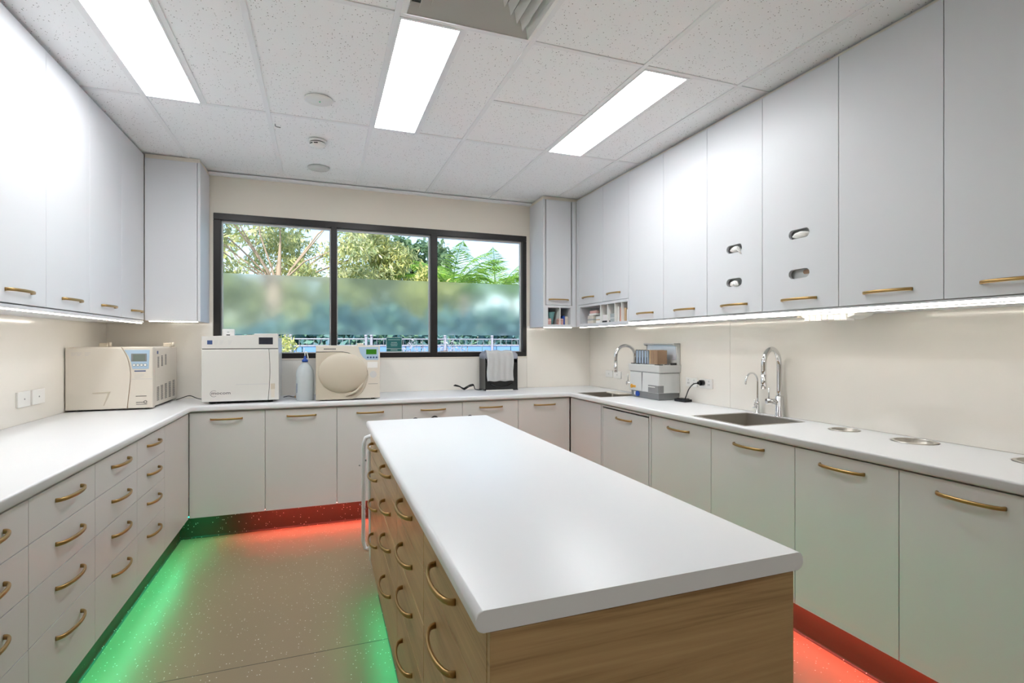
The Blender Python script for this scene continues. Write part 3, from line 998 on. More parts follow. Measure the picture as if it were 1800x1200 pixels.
box_item('card_box', 'pink and white striped box in front of the blue book', 'box', (2.065, 4.335, z), .050, .045, .055, M['pink'], lid=M['brown'])
box_item('book', 'blue upright book in the small pigeonhole', 'book', (2.102, 4.40, z), .022, .14, .082, M['blue'])
box_item('card_box', 'tall off-white box at the right of the blue book', 'box', (2.134, 4.40, z), .030, .12, .078, M['cream'], lid=M['lightink'])
z = UZ + .0265
x0 = UX
def ritem(name, lb, cat, y, dy, sz, m, dep=.12, off=.02, lid=None, zz=0, tilt=0):
    t = thing(name, lb, cat, (x0 + off + dep / 2, y, z + zz), 0)
    obj('body', bx(-dep / 2, dep / 2, -dy / 2, dy / 2, 0, sz, bev=.0015), m, t, rot=(tilt, 0, 0))
    if lid is not None:
        obj('label_band', bx(-dep / 2 - .001, dep / 2, -dy / 2 - .0005, dy / 2 + .0005, sz * .4, sz * .55), lid, t, rot=(tilt, 0, 0))
ritem('card_box', 'cream spotted box at the far end of the long pigeonholes', 'box', 4.07, .10, .070, M['cream'], lid=M['greycard'])
ritem('paper_pad', 'folded pale pad lying on the cream box', 'pad', 4.03, .13, .016, M['paper'], zz=.071)
ritem('paper_pad', 'pinkish rolled pad on top of the folded pads', 'pad', 4.02, .12, .022, M['pink'], zz=.088)
ritem('card_box', 'pale box next to the spotted box', 'box', 3.945, .09, .060, M['white'], off=.03, lid=M['tan'])
ritem('glove_packet', 'crumpled white packet on a black base', 'packet', 3.80, .11, .048, M['paper'], zz=.016)
ritem('black_case', 'flat black case under the white packet', 'case', 3.805, .12, .015, M['black'])
ritem('card_box', 'grey-green carton behind the thin divider', 'box', 3.690, .09, .068, M['greycard'], lid=M['palegrey'])
ritem('folder', 'white upright folder right of the grey carton', 'folder', 3.612, .012, .120, M['white'], tilt=.03)
ritem('folder', 'salmon upright folder leaning in the long pigeonholes', 'folder', 3.580, .020, .110, M['salmon'], tilt=.12)
ritem('folder', 'second white upright folder beside the salmon folder', 'folder', 3.558, .008, .125, M['paper'], tilt=.06)
ritem('card_box', 'tan upright carton in the long pigeonholes', 'box', 3.512, .022, .105, M['tan'], dep=.16)
ritem('black_tray', 'dark tray at the back above the folders', 'tray', 3.56, .030, .022, M['lcd_black'], dep=.05, off=.22, zz=.118)
ritem('paper_pad', 'white crumpled packet at the right end of the pigeonholes', 'packet', 3.466, .042, .090, M['paper'], dep=.1)

# gloves / tissues poking from the oval slots
def crumple(lb, y, z, dy, dz, droop=0.0, m='paper'):
    random.seed(int(y * 1000) + int(z * 100))
    bm = nb()
    bmesh.ops.create_icosphere(bm, subdivisions=3, radius=1)
    for v in bm.verts:
        n = v.co.copy()
        k = 1 + .18 * math.sin(7 * n.y + 3 * n.z) * math.cos(9 * n.z) + random.uniform(-.06, .06)
        v.co = Vector((n.x * .016 * k, n.y * dy * k, n.z * dz * k))
        if droop and n.y < -.35:
            v.co.z -= droop * (-n.y - .35) * 1.6; v.co.x -= .012 * (-n.y)
    o = obj('glove_bundle', bm, M[m], smooth=True)
    o.location = (UX + .010, y, z)
    return tag(o, lb, 'gloves', 'glove bundles showing in the oval door slots')
crumple('white glove drooping out of the upper oval slot of the left slotted door', 2.335, 1.903, .045, .017, .030)
crumple('white glove bunched in the lower oval slot of the left slotted door', 2.347, 1.707, .036, .018, .008)
crumple('pale gloves filling the upper oval slot of the right slotted door', 1.910, 1.902, .048, .017)
for yb, zb, lb in ((2.347, 1.870, 'white glove box behind the upper oval slot of the left slotted door'), (2.347, 1.676, 'white glove box behind the lower oval slot of the left slotted door'),
                   (1.918, 1.870, 'white glove box behind the upper oval slot of the right slotted door')):
    t = thing('glove_box', lb, 'box', (UX + .034, yb, zb), 0)
    obj('body', bx(0, .08, -.12, .12, 0, .080, bev=.002), M['palegrey'], t)
    obj('opening', bx(-.001, .001, -.045, .045, .022, .050, bev=.0005), M['greycard'], t)
t = thing('dispenser_box', 'box edge with brown opening behind the lower oval slot of the right door', 'box', (UX + .03, 1.905, 1.672))
obj('body', bx(0, .05, -.045, .150, 0, .085, bev=.001), M['palegrey'], t)
me = slab_mesh('opening', stadium(0, 0, .05, .022), [], .002, .0003, 1)
me.transform(Matrix.Rotation(PI / 2, 4, 'X')); me.transform(Matrix.Rotation(PI / 2, 4, 'Z'))
obj('opening', me, M['brown'], t, loc=(-.0015, -.012, .048))

# ------------------------------------------------------------------ appliances on the left/back worktop
ZB = BH1
# A: cream steriliser in the left corner
Wd, Dp, Ht = .462, .615, .402
tA = thing('steriliser', 'long cream steriliser with blue control panel in the left corner', 'steriliser', (-1.482, 3.948, ZB), 0.0)
def TA(name, bm_, m, par=None, **k): return obj(name, bm_, m, par or tA, **k)
TA('body', bx(.004, Wd - .002, .05, Dp, .012, Ht, bev=.010, seg=2), M['cream'])
seam = [(.290, .400), (.303, .380), (.318, .350), (.329, .315), (.337, .275), (.341, .235), (.340, .195), (.336, .150), (.331, .100), (.326, .050), (.323, .010)]
bm = nb()
add_prism(bm, [(.003, .010)] + [(.003, .400)] + seam, -.004, .05, 'y', bev=.008, seg=2)
dA = TA('door', bm, M['cream'])
bm = nb()
add_prism(bm, [(x + .0035, zq) for x, zq in seam] + [(Wd, .010), (Wd, .400)], .001, .05, 'y', bev=.005, seg=2)
TA('front_panel', bm, M['cream'])
bm = nb(); add_prism(bm, [(x - .001, zq) for x, zq in seam] + [(x + .005, zq) for x, zq in seam[::-1]], .006, .049, 'y'); TA('seam', bm, M['brown'])
# hand recess on the door: wedge shaped ledge
bm = nb()
add_prism(bm, [(.145, .118), (.238, .122), (.205, .035), (.200, .035), (.226, .115), (.145, .112)], -.0085, -.0035, 'y', bev=.001)
obj('grip_ledge', bm, M['beige'], dA)
bm = nb()
for cx, wq in ((.035, .03), (.065, .025), (.105, .03)):
    for k in range(3):
        add_box(bm, cx, cx + wq * (1 - .2 * k), -.0052, -.0040, .366 - k * .008, .3675 - k * .008)
obj('label_print', bm, M['lightink'], dA)
cp = nb(); add_prism(cp, [(.308, .384), (.446, .384), (.440, .262), (.352, .262), (.346, .300), (.332, .345)], -.0015, .002, 'y', bev=.0006); cpo = TA('control_panel', cp, M['panel_blue'])
obj('display_bezel', bx(.346, .430, -.003, -.001, .310, .360, bev=.0008), M['midgrey'], cpo)
obj('display', bx(.356, .422, -.0038, -.0028, .314, .355), M['lcd'], cpo)
for k in range(4):
    obj('button', add_cyl(nb(), (.362 + k * .020, .287), .0088, -.0035, -.001, 20, 'y'), M['ink'], cpo)
    obj('button', add_cyl(nb(), (.362 + k * .020, .287), .0072, -.0045, -.002, 20, 'y'), M['white'], cpo)
TA('drawer_slot', bx(.362, .424, -.001, .003, .245, .252, bev=.001), M['navy'])
bm = nb()
for k in range(3): add_box(bm, .362, .415 - .01 * k, -.0006, .002, .222 - k * .008, .2235 - k * .008)
TA('label_print', bm, M['lightink'])
TA('panel_joint', bx(.346, .458, -.0002, .002, .196, .198), M['lightink'])
TA('printer_slot', bx(.370, .428, -.0006, .003, .086, .089), M['darkgap'])
bm = nb()
x = .372
random.seed(5)
while x < .412:
    add_box(bm, x, x + .003, -.0006, .002, .046, .050); x += .0045
add_box(bm, .372, .432, -.0006, .002, .034, .0365)
TA('lettering', bm, M['ink'])
bm = nb(); add_tube(bm, [(.422 + .008 * math.cos(a), -.0005, .050 + .008 * math.sin(a)) for a in [2 * PI * i / 20 for i in range(20)]], .0018, 5, closed=True)
TA('emblem', bm, M['ink'])
# side vents
def slits(y0, z0, w_, h_, n):
    b = nb()
    for k in range(n):
        zq = z0 + h_ * k / n
        add_box(b, Wd - .0035, Wd - .001, y0, y0 + w_, zq, zq + h_ / n * .5)
    return b
for k, y in enumerate((.115, .20, .29)):
    TA('vent_slots', slits(y, .265 + k * .006, .035, .075, 9), M['ink'])
for k, y in enumerate((.10, .19, .285, .385, .490)):
    TA('vent_slots', slits(y, .045 - k * .001, .05, .095 + .006 * k, 11), M['ink'])
TA('side_label', bx(Wd - .003, Wd - .0012, .10, .13, .355, .375), M['navy'])
for (cx, cy, w_) in ((.10, .30, .05), (.44, .42, .05)):
    b = nb(); add_box(b, cx - w_ / 2, cx + w_ / 2, cy, cy + .05, Ht - .002, Ht + .026, bev=.004)
    add_cyl(b, (cx + .03, cy + .02), .012, Ht - .002, Ht + .030, 16)
    TA('cap', b, M['beige'])
for x in (.05, .41):
    for y in (.08, .55):
        TA('foot', add_cyl(nb(), (x, y), .014, 0, .013, 14), M['darkgap'])

# B: off-white steriliser with maker's lettering
tB = thing('steriliser', 'tall off-white steriliser with black display, left of the squeeze bottle', 'steriliser', (-.778, 4.115, ZB), 0.0)
def TB(name, bm_, m, par=None, **k): return obj(name, bm_, m, par or tB, **k)
WB = .492
TB('body', bx(.004, WB - .006, .03, .40, .020, .468, bev=.008, seg=2), M['offwhite'])
bm = nb(); add_prism(bm, [(0, .388), (WB - .004, .388), (WB - .006, .495), (.332, .495), (.325, .482), (.002, .475)], 0, .06, 'y', bev=.004, seg=2)
hd = TB('header', bm, M['offwhite'])
dcur = [(.424, .383), (.427, .34), (.430, .28), (.431, .22), (.429, .16), (.426, .10), (.422, .050), (.420, .018)]
bm = nb(); add_prism(bm, [(.001, .018), (.001, .383)] + dcur, -.004, .04, 'y', bev=.005, seg=2)
dB = TB('door', bm, M['offwhite'])
bm = nb(); add_prism(bm, [(x + .003, zq) for x, zq in dcur] + [(WB, .018), (WB - .003, .383)], -.001, .04, 'y', bev=.003, seg=2)
fp = TB('side_strip', bm, M['offwhite'])
bm = nb(); add_prism(bm, [(x - .002, zq) for x, zq in dcur] + [(x + .006, zq) for x, zq in dcur[::-1]], .004, .035, 'y'); TB('seam', bm, M['black'])
TB('seam', bx(.004, WB - .008, .006, .035, .380, .391), M['darkgap'])
obj('display', bx(.360, .452, -.002, .001, .418, .468, bev=.001), M['lcd_black'], hd)
obj('badge', bx(.036, .068, -.001, .001, .418, .446), M['navy'], hd)
bm = nb()
for cx in (.078, .112, .165):
    for k in range(4): add_box(bm, cx, cx + .026 - .003 * k, -.001, .0002, .444 - .008 * k, .4455 - .008 * k)
obj('label_print', bm, M['lightink'], hd)
obj('door_groove', bx(.215, .424, -.0046, -.003, .133, .1355), M['lightink'], dB)
obj('grip', bx(.438, .466, -.0026, .0, .095, .136, bev=.0008), M['beige'], fp)
obj('grip', bx(.440, .464, -.0020, .0, .035, .095, bev=.0005), M['cream'], fp)
tm = text_mesh('mocom', .036, .0005, .0003)
o = obj('lettering', tm, M['ink'], dB, loc=(.122, -.0045, .077)); o.scale = (1.08, 1, .80)
bm = nb()
arc = [(.078 + .023 * math.cos(a), -.0045, .074 + .021 * math.sin(a)) for a in [math.radians(55 + i * 12) for i in range(22)]]
add_tube(bm, arc, .0011, 6)
obj('logo_swoosh', bm, M['ink'], dB)
for x in (.06, .43):
    for y in (.05, .35):
        TB('foot', add_cyl(nb(), (x, y), .020, 0, .0205, 16), M['black'])
TB('underside', bx(.04, .45, .03, .36, .010, .021), M['black'])
# small device sitting on B
t = thing('data_logger', 'small white box with black slots standing on the off-white steriliser', 'box', (-.640, 4.32, ZB + .468))
obj('body', bx(-.040, .040, -.02, .02, 0, .062, bev=.008, seg=2), M['white'], t)
obj('slot', bx(-.012, .012, -.0212, -.019, .016, .022), M['black'], t)
obj('slot', bx(-.007, .007, -.0212, -.019, .038, .041), M['ink'], t)

# squeeze bottle
t = thing('squeeze_bottle', 'milky plastic bottle with blue cap between the two smaller sterilisers', 'bottle', (-.112, 4.165, ZB))
obj('body', add_lathe(nb(), [(0, .001), (.056, .001), (.062, .008), (.064, .06), (.064, .19), (.060, .222), (.045, .252), (.022, .278), (.018, .283), (.018, .292), (0, .292)]), M['bottle'], t)
cpz = obj('cap', add_lathe(nb(), [(0, .286), (.021, .286), (.021, .302), (.010, .310), (.006, .330), (0, .332)]), M['blue'], t)
bm = nb(); add_tube(bm, [(0, 0, .328), (0, 0, .352), (.004, 0, .362), (.010, 0, .362), (.014, 0, .352), (.020, 0, .325), (.024, 0, .295)], .004, 8)
obj('spout', bm, M['white'], cpz)
obj('label', bx(-.056, -.052, -.036, -.028, .06, .13), M['navy'], t)

# C: beige steriliser with domed door
tC = thing('steriliser', 'small beige steriliser with round domed door and green display', 'steriliser', (-.036, 4.062, ZB), 0.0)
def TC(name, bm_, m, par=None, **k): return obj(name, bm_, m, par or tC, **k)
WC, HC = .458, .408
TC('body', bx(.002, WC - .002, .04, .46, .012, HC, bev=.008, seg=2), M['beige'])
cv = [(.000, .358), (.06, .360), (.12, .361), (.18, .360), (.225, .352), (.265, .338), (.300, .317), (.330, .288), (.352, .255), (.366, .215), (.370, .180), (.365, .140), (.350, .095), (.325, .055), (.290, .025), (.262, .008)]
bm = nb(); add_prism(bm, [(.000, .008)] + cv, -.006, .04, 'y', bev=.005, seg=2)
dC = TC('door', bm, M['beige'])
bm = nb(); add_prism(bm, [(x, zq + .004) if i < 4 else (x + .005, zq + .003) for i, (x, zq) in enumerate(cv)] + [(WC, .012), (WC, HC), (.0, HC)], .0, .04, 'y', bev=.004, seg=2)
fC = TC('front_panel', bm, M['cream'])
bm = nb(); add_prism(bm, [(x - .002, zq - .002) for x, zq in cv] + [(x + .006, zq + .006) for x, zq in cv[::-1]], .002, .038, 'y'); TC('seam', bm, M['black'])
bm = nb()
bmesh.ops.create_uvsphere(bm, u_segments=40, v_segments=20, radius=1)
for v in bm.verts: v.co = Vector((.190 + v.co.x * .176, -.003 + v.co.y * .034, .205 + v.co.z * .150))
obj('dome', bm, M['beige'], dC, smooth=True)
bm = nb(); add_tube(bm, [(.19 + .02, -.008, .034), (.24, -.016, .045), (.28, -.018, .065), (.315, -.014, .10), (.335, -.008, .135)], [.004, .008, .010, .008, .003], 10)
obj('grip_lip', bm, M['beige'], dC)
bp_ = TC('control_panel', add_prism(nb(), [(.300, .398), (.448, .398), (.446, .300), (.360, .300), (.335, .318), (.314, .350)], -.0018, .001, 'y', bev=.0006), M['panel_blue'])
obj('display', bx(.356, .432, -.0032, -.0012, .342, .380, bev=.0006), M['lcd_green'], bp_)
for k in range(4):
    obj('button', add_cyl(nb(), (.368 + k * .0215, .319), .0068, -.004, -.001, 16, 'y'), M['navy'], bp_)
bm = nb()
x = .056
while x < .140:
    add_box(bm, x, x + .006, -.0008, .001, .378, .388); x += .0085
TC('lettering', bm, M['ink'])
TC('badge', bx(.365, .440, -.0006, .001, .240, .285, bev=.0004), M['white'])
TC('round_label', add_cyl(nb(), (.408, .190), .026, -.0008, .001, 24, 'y'), M['palegrey'])
TC('printer_slot', bx(.372, .442, -.0004, .002, .118, .1205), M['ink'])
TC('top_cap', bx(.300, .345, .12, .16, HC - .001, HC + .018, bev=.003), M['cream'])
for x in (.04, .41):
    for y in (.06, .40):
        TC('foot', add_cyl(nb(), (x, y), .014, 0, .013, 14), M['darkgap'])

# D: black towel dispenser
tD = thing('towel_dispenser', 'black box with white paper towels folded over its front', 'dispenser', (1.376, 4.430, ZB))
wD, dD, hD = .308, .185, .290
bm = nb()
th = .006
add_box(bm, 0, th, 0, dD, .006, hD, bev=.001); add_box(bm, wD - th, wD, 0, dD, .006, hD, bev=.001)
add_box(bm, th, wD - th, dD - th, dD, .006, hD); add_box(bm, th, wD - th, 0, dD, .006, .014)
add_box(bm, th, wD - th, .0, th, .014, .250)
add_box(bm, -.004, wD + .004, -.004, dD, 0, .008, bev=.001)
obj('body', bm, M['black'], tD)
bm = nb(); add_tube(bm, [(.05, -.003, .06), (.10, -.008, .035), (.155, -.010, .028), (.21, -.008, .035), (.26, -.003, .06)], .007, 8); obj('front_ridge', bm, M['black'], tD)
obj('tray', bx(.004, .256, -.022, -.005, .0, .008, bev=.002), M['white'], tD)
# towels: draped sheet
bm = nb()
nx, npth = 26, 14
path = [(.10, .300), (.07, .345), (.045, .358), (.02, .362), (-.004, .352), (-.016, .330), (-.020, .29), (-.021, .25), (-.022, .21), (-.023, .17), (-.024, .13), (-.026, .10), (-.024, .088), (-.014, .084)]
grid = []
for i in range(nx + 1):
    u = i / nx
    col = []
    for j, (y, zq) in enumerate(path):
        k = j / (npth - 1)
        wob = .0022 * math.sin(u * PI * 9) * (.4 + k)
        col.append(bm.verts.new((.010 + .250 * u + .004 * math.sin(zq * 30), y + wob, zq + .003 * math.sin(u * PI * 5 + j * .5) * (1 if j < 5 or j > 10 else .2))))
    grid.append(col)
for i in range(nx):
    for j in range(npth - 1):
        f = bm.faces.new((grid[i][j], grid[i + 1][j], grid[i + 1][j + 1], grid[i][j + 1])); f.smooth = True
bmesh.ops.solidify(bm, geom=bm.faces[:], thickness=.006)
o = obj('towel_stack', bm, M['towel']); o.location = tD.location
tag(o, 'stack of white paper towels hanging over the black box', 'paper towels')
# plastic liner flaring over the rim
bm = nb()
n = 36
rings = []
for lv, (ex, ey, zq) in enumerate(((0, 0, .282), (.004, .004, .300), (.001, -.004, .325), (-.022, -.03, .352))):
    ring = []
    for k in range(n):
        a = 2 * PI * k / n
        cx, cy = wD / 2, dD / 2
        u = max(-1, min(1, 1.35 * math.cos(a))); v = max(-1, min(1, 1.35 * math.sin(a)))
        q = .003 * math.sin(k * 2.3 + lv)
        ring.append(bm.verts.new((cx + u * (wD / 2 + ex + .002) + q * .5, cy + v * (dD / 2 + ey + .002) + q * .3, zq + q)))
    rings.append(ring)
for A, B in zip(rings, rings[1:]):
    for k in range(n):
        f = bm.faces.new((A[k], A[(k + 1) % n], B[(k + 1) % n], B[k])); f.smooth = True
bmesh.ops.solidify(bm, geom=bm.faces[:], thickness=-.001)
obj('plastic_liner', bm, M['clearbag'], tD)

# coiled cord beside it
bm = nb()
pts = []
for k in range(3):
    for i in range(40):
        a = 2 * PI * i / 40
        s = 1 / (1 + math.sin(a) ** 2 * .9)
        pts.append((.083 * math.cos(a) * s * (1 + .05 * k), .045 * math.sin(a) * math.cos(a) * 1.8 * s + .006 * k, .010 + .046 * abs(math.cos(a)) ** 1.3 * (1 - .22 * k) + .006 * k))
pts += [(.10, .0, .012), (.13, .0, .006), (.162, .0, .005)]
add_tube(bm, pts, .0042, 7)
o = obj('coiled_cord', bm, M['black']); o.location = (1.200, 4.50, ZB); tag(o, 'coiled black power cord lying left of the towel dispenser', 'cord')

def cable(name, lb, pts, r=.0032, m='black'):
    # smooth a coarse path with Catmull-Rom
    P = [Vector(p) for p in pts]; out = []
    for i in range(len(P) - 1):
        a = P[max(i - 1, 0)]; b = P[i]; c = P[i + 1]; d = P[min(i + 2, len(P) - 1)]
        for k in range(6):
            t = k / 6
            out.append(.5 * ((2 * b) + (c - a) * t + (2 * a - 5 * b + 4 * c - d) * t * t + (3 * b - a - 3 * c + d) * t ** 3))
    out.append(P[-1])
    base = P[0].copy()
    bm = nb(); add_tube(bm, [p - base for p in out], r, 7)
    o = obj(name, bm, M[m]); o.location = base
    return tag(o, lb, 'cable')
cable('cable', 'black cable between the cream and the off-white sterilisers', [(-1.012, 4.50, ZB + .004), (-.97, 4.47, ZB + .02), (-.92, 4.47, ZB + .034), (-.87, 4.46, ZB + .014), (-.82, 4.45, ZB + .004), (-.79, 4.46, ZB + .004)])
cable('cable', 'short black cable behind the squeeze bottle', [(-.275, 4.44, ZB + .004), (-.24, 4.42, ZB + .012), (-.20, 4.43, ZB + .004), (-.16, 4.44, ZB + .010), (-.12, 4.44, ZB + .004)])
t = thing('connector', 'beige cable connector lying behind the squeeze bottle', 'connector', (-.172, 4.40, ZB), .3)
obj('body', bx(-.022, .022, -.010, .010, 0, .016, bev=.004, seg=2), M['tan'], t)
obj('strain_relief', add_cyl(nb(), (0, .008), .004, .022, .036, 10, 'x'), M['tan'], t)

# ------------------------------------------------------------------ E: grey washer unit
tE = thing('washer_unit', 'pale grey benchtop washer with raised lid on the right worktop', 'washer', (2.352, 3.238, ZB), 0.0)
def TE(name, bm_, m, par=None, **k): return obj(name, bm_, m, par or tE, **k)
def frust(x0, x1, y0, y1, z0, z1, gx, gy, bev=.004):
    b = nb()
    v = []
    for zq, g in ((z0, 0), (z1, 1)):
        a, c = (gx, gy) if g else (0, 0)
        v += [b.verts.new(p) for p in ((x0 - a, y0 - c, zq), (x1, y0 - c, zq), (x1, y1 + c, zq), (x0 - a, y1 + c, zq))]
    for f in ((3, 2, 1, 0), (4, 5, 6, 7), (0, 1, 5, 4), (1, 2, 6, 5), (2, 3, 7, 6), (3, 0, 4, 7)):
        b.faces.new([v[i] for i in f])
    bmesh.ops.bevel(b, geom=b.edges[:], offset=bev, segments=2, affect='EDGES', profile=.5)
    return b
TE('base', frust(.0, .176, .0, .352, .001, .052, .006, .006), M['midgrey'])
TE('body', frust(-.016, .180, -.016, .372, .052, .203, -.006, -.006, .006), M['palegrey'])
TE('top_band', frust(-.014, .182, -.020, .376, .205, .262, .006, .008, .005), M['palegrey'])
TE('seam', bx(-.008, .178, -.008, .366, .202, .206), M['ink'])
TE('front_seam', bx(-.0165, -.008, .195, .197, .056, .200), M['ink'])
bm = nb(); add_box(bm, -.0185, -.008, -.018, .110, .056, .110, bev=.001); add_box(bm, -.008, .030, -.0185, -.010, .056, .110, bev=.001)
bl = TE('corner_label', bm, M['midgrey'])
bm = nb()
yq = .105
while yq > .025:
    add_box(bm, -.0195, -.0180, yq - .006, yq, .094, .101); yq -= .0085
obj('lettering', bm, M['white'], bl)
bm = nb(); add_cyl(bm, (.335, .085), .016, -.0185, -.010, 20, 'x'); add_box(bm, -.0185, -.010, .28, .33, .076, .094, bev=.002); TE('sticker', bm, M['orange'])
TE('dial', add_cyl(nb(), (.262, .030), .020, -.016, .002, 22, 'x'), M['blue'])
TE('switch_plate', bx(-.0075, .0, .285, .315, .018, .045), M['white'])
# basket of cassettes in the open top
bk = TE('basket', bx(.006, .120, .030, .330, .262, .268, bev=.001), M['chrome'])
random.seed(9)
for k in range(14):
    y = .322 - k * .0125
    h = .100
    obj('cassette', bx(.010, .100, y - .009, y, .268, .268 + h + (.006 if k % 3 == 0 else 0), bev=.0008), M['cassette' if k % 3 else 'chrome'], bk)
for k in range(6):
    y = .138 - k * .0175
    obj('packet', bx(.012, .100, y - .015, y, .268, .372 + random.uniform(-.002, .003), bev=.001), M['brown'] if k else M['tan'], bk)
TE('latch', bx(-.010, .02, -.022, .04, .260, .267), M['black']); TE('latch', bx(-.006, .02, .25, .29, .260, .268), M['black']); TE('latch', bx(-.006, .02, .32, .36, .260, .268), M['black'])
# raised lid: curved shell against the wall
lid = nb()
add_box(lid, .150, .178, -.010, .370, .262, .300, bev=.004)
add_prism(lid, [(.158, .262), (.178, .262), (.178, .425), (.150, .425), (.125, .420), (.122, .410), (.150, .405)], .362, .376, 'y', bev=.002)
add_prism(lid, [(.158, .262), (.178, .262), (.178, .425), (.150, .425), (.125, .420), (.122, .410), (.150, .405)], -.016, -.002, 'y', bev=.002)
add_box(lid, .120, .180, -.016, .376, .414, .426, bev=.004)
ld = TE('lid', lid, M['palegrey'])
obj('lid_lining', bx(.150, .158, -.002, .362, .300, .414, bev=.002), M['cyanlid'], ld)
obj('hinge', bx(.100, .150, -.014, .0, .262, .278, bev=.002), M['black'], ld)

# small drain board piece at corner sink
t = thing('sink_bracket', 'cream plastic bracket hooked across the corner sink', 'bracket', (2.34, 3.79, ZB + .002))
obj('plate', bx(-.05, .06, -.11, .10, 0, .010, bev=.002), M['cream'], t)
obj('stem', bx(-.052, -.046, -.006, .004, -.05, .002), M['cream'], t)

# taps
def tap(x, y, top, reach, dirx, diry, r, lb, small=False):
    t = thing('filter_tap' if small else 'mixer_tap', lb, 'tap', (x, y, ZB), 0)
    L = math.hypot(dirx, diry); dx, dy = dirx / L, diry / L
    R_ = reach / 2
    zt = top - ZB - R_
    base = nb()
    if small:
        add_lathe(base, [(0, 0), (.022, 0), (.022, .003), (.012, .006), (.011, .07), (.006, .074), (0, .074)])
    else:
        add_lathe(base, [(0, 0), (.026, 0), (.026, .004), (.0215, .007), (.0215, .118), (.017, .122), (0, .122)])
    obj('base', base, M['chrome'], t)
    pts = [(0, 0, .06), (0, 0, zt * .5), (0, 0, zt)]
    for i in range(1, 17):
        a = PI * i / 16
        q = R_ * (1 - math.cos(a))
        pts.append((dx * q, dy * q, zt + R_ * math.sin(a)))
    drop = .055 if not small else .010
    pts += [(dx * reach, dy * reach, zt - drop * .5), (dx * reach, dy * reach, zt - drop)]
    b = nb(); add_tube(b, pts, r, 14)
    sp = obj('spout', b, M['chrome'], t)
    if not small:
        e = Vector((dx * reach, dy * reach, zt - drop))
        b = nb(); add_tube(b, [e + Vector((0, 0, .002)), e - Vector((0, 0, .075))], r * 1.06, 16); obj('spray_head', b, M['chrome'], sp)
        b = nb(); px, py = -.93, .36
        add_tube(b, [(0, 0, .088), (px * .075, py * .075, .088)], .0165, 16)
        bd = obj('cartridge', b, M['chrome'], t)
        b = nb(); add_tube(b, [(px * .060, py * .060, .095), (px * .060, py * .060, .170)], .0042, 8); obj('lever', b, M['chrome'], bd)
    else:
        b = nb(); add_tube(b, [(0, 0, .055), (dx * .03, dy * .03, .055)], .007, 10); bd = obj('valve', b, M['chrome'], t)
        b = nb(); add_tube(b, [(dx * .028, dy * .028, .045), (dx * .028, dy * .028, .085)], .0035, 8); obj('lever', b, M['chrome'], bd)
        b = nb(); add_tube(b, [(dx * .01, dy * .01, .038), (dx * .045, dy * .045, .038)], .005, 8); obj('valve', b, M['chrome'], t)
    return t
tap(2.500, 2.296, 1.334, .185, -.187, -.06, .0140, 'tall chrome gooseneck mixer tap at the square sink')
tap(2.500, 2.455, 1.187, .115, -.11, -.02, .0055, 'slim chrome filter tap left of the tall mixer tap', True)
tap(2.500, 3.770, 1.345, .185, -1, .04, .0140, 'chrome gooseneck tap behind the grey washer unit')

# ------------------------------------------------------------------ sockets
def socket(side, y0, y1, z0, z1, lb, kind=0):
    x = XL + .006 if side == 'L' else XR - .006
    s = 1 if side == 'L' else -1
    t = thing('power_outlet', lb, 'wall socket', (x, (y0 + y1) / 2, z0), 0)
    w_ = (y1 - y0) / 2
    a, b = sorted((0, s * .011))
    obj('plate', bx(a, b, -w_, w_, 0, z1 - z0, bev=.0025, seg=2), M['white'], t)
    hh = z1 - z0
    a, b = sorted((s * .0108, s * .0125))
    if kind == 0:
        obj('switch', bx(a, b, -.008, .008, hh * .4, hh * .6, bev=.0005), M['palegrey'], t)
    elif kind == 1:
        for yy in (-w_ * .5, w_ * .5):
            obj('switch', bx(a, b, yy - .006, yy + .006, hh * .66, hh * .82, bev=.0005), M['palegrey'], t)
            for q in (-.007, .007):
                obj('pin_slot', bx(a, b, yy + q - .0012, yy + q + .0012, hh * .32, hh * .50), M['midgrey'], t)
    else:
        obj('key', add_cyl(nb(), (0, hh * .5), .004, a, b, 12, 'x'), M['midgrey'], t)
socket('L', 3.410, 3.533, 1.030, 1.112, 'white wall plate on the left wall, nearer the viewer', 2)
socket('L', 3.558, 3.690, 1.030, 1.112, 'white wall plate on the left wall, nearer the cream steriliser', 3)
socket('R', 4.180, 4.300, 1.048, 1.112, 'white wall plate right of the window wall corner, farther one', 0)
socket('R', 4.036, 4.158, 1.046, 1.110, 'white wall plate behind the corner tap spout', 0)
socket('R', 3.030, 3.150, 1.050, 1.115, 'white double socket right of the grey washer, without a plug', 1)
socket('R', 2.876, 3.002, 1.050, 1.117, 'white double socket with a black plug in it', 1)
t = thing('power_plug', 'round black plug pushed into the right-hand socket', 'plug', (XR - .0185, 2.962, 1.088))
obj('body', add_cyl(nb(), (0, 0), .020, -.026, 0, 20, 'x'), M['black'], t)
obj('collar', add_cyl(nb(), (0, 0), .010, -.045, -.026, 16, 'x', r2=.014), M['black'], t)
cable('cable', 'black cable sagging from the plug to the power brick', [(XR - .065, 2.964, 1.086), (XR - .085, 2.985, 1.078), (XR - .085, 3.03, 1.04), (XR - .075, 3.07, .99), (XR - .07, 3.09, ZB + .026)], .004)
t = thing('power_brick', 'flat black power brick at the foot of the right wall', 'power adaptor', (2.475, 3.125, ZB), .1)
obj('body', bx(-.030, .040, -.055, .055, 0, .020, bev=.005, seg=2), M['black'], t)
obj('ridge', bx(-.020, .030, -.040, .040, .020, .025, bev=.002), M['darkgap'], t)

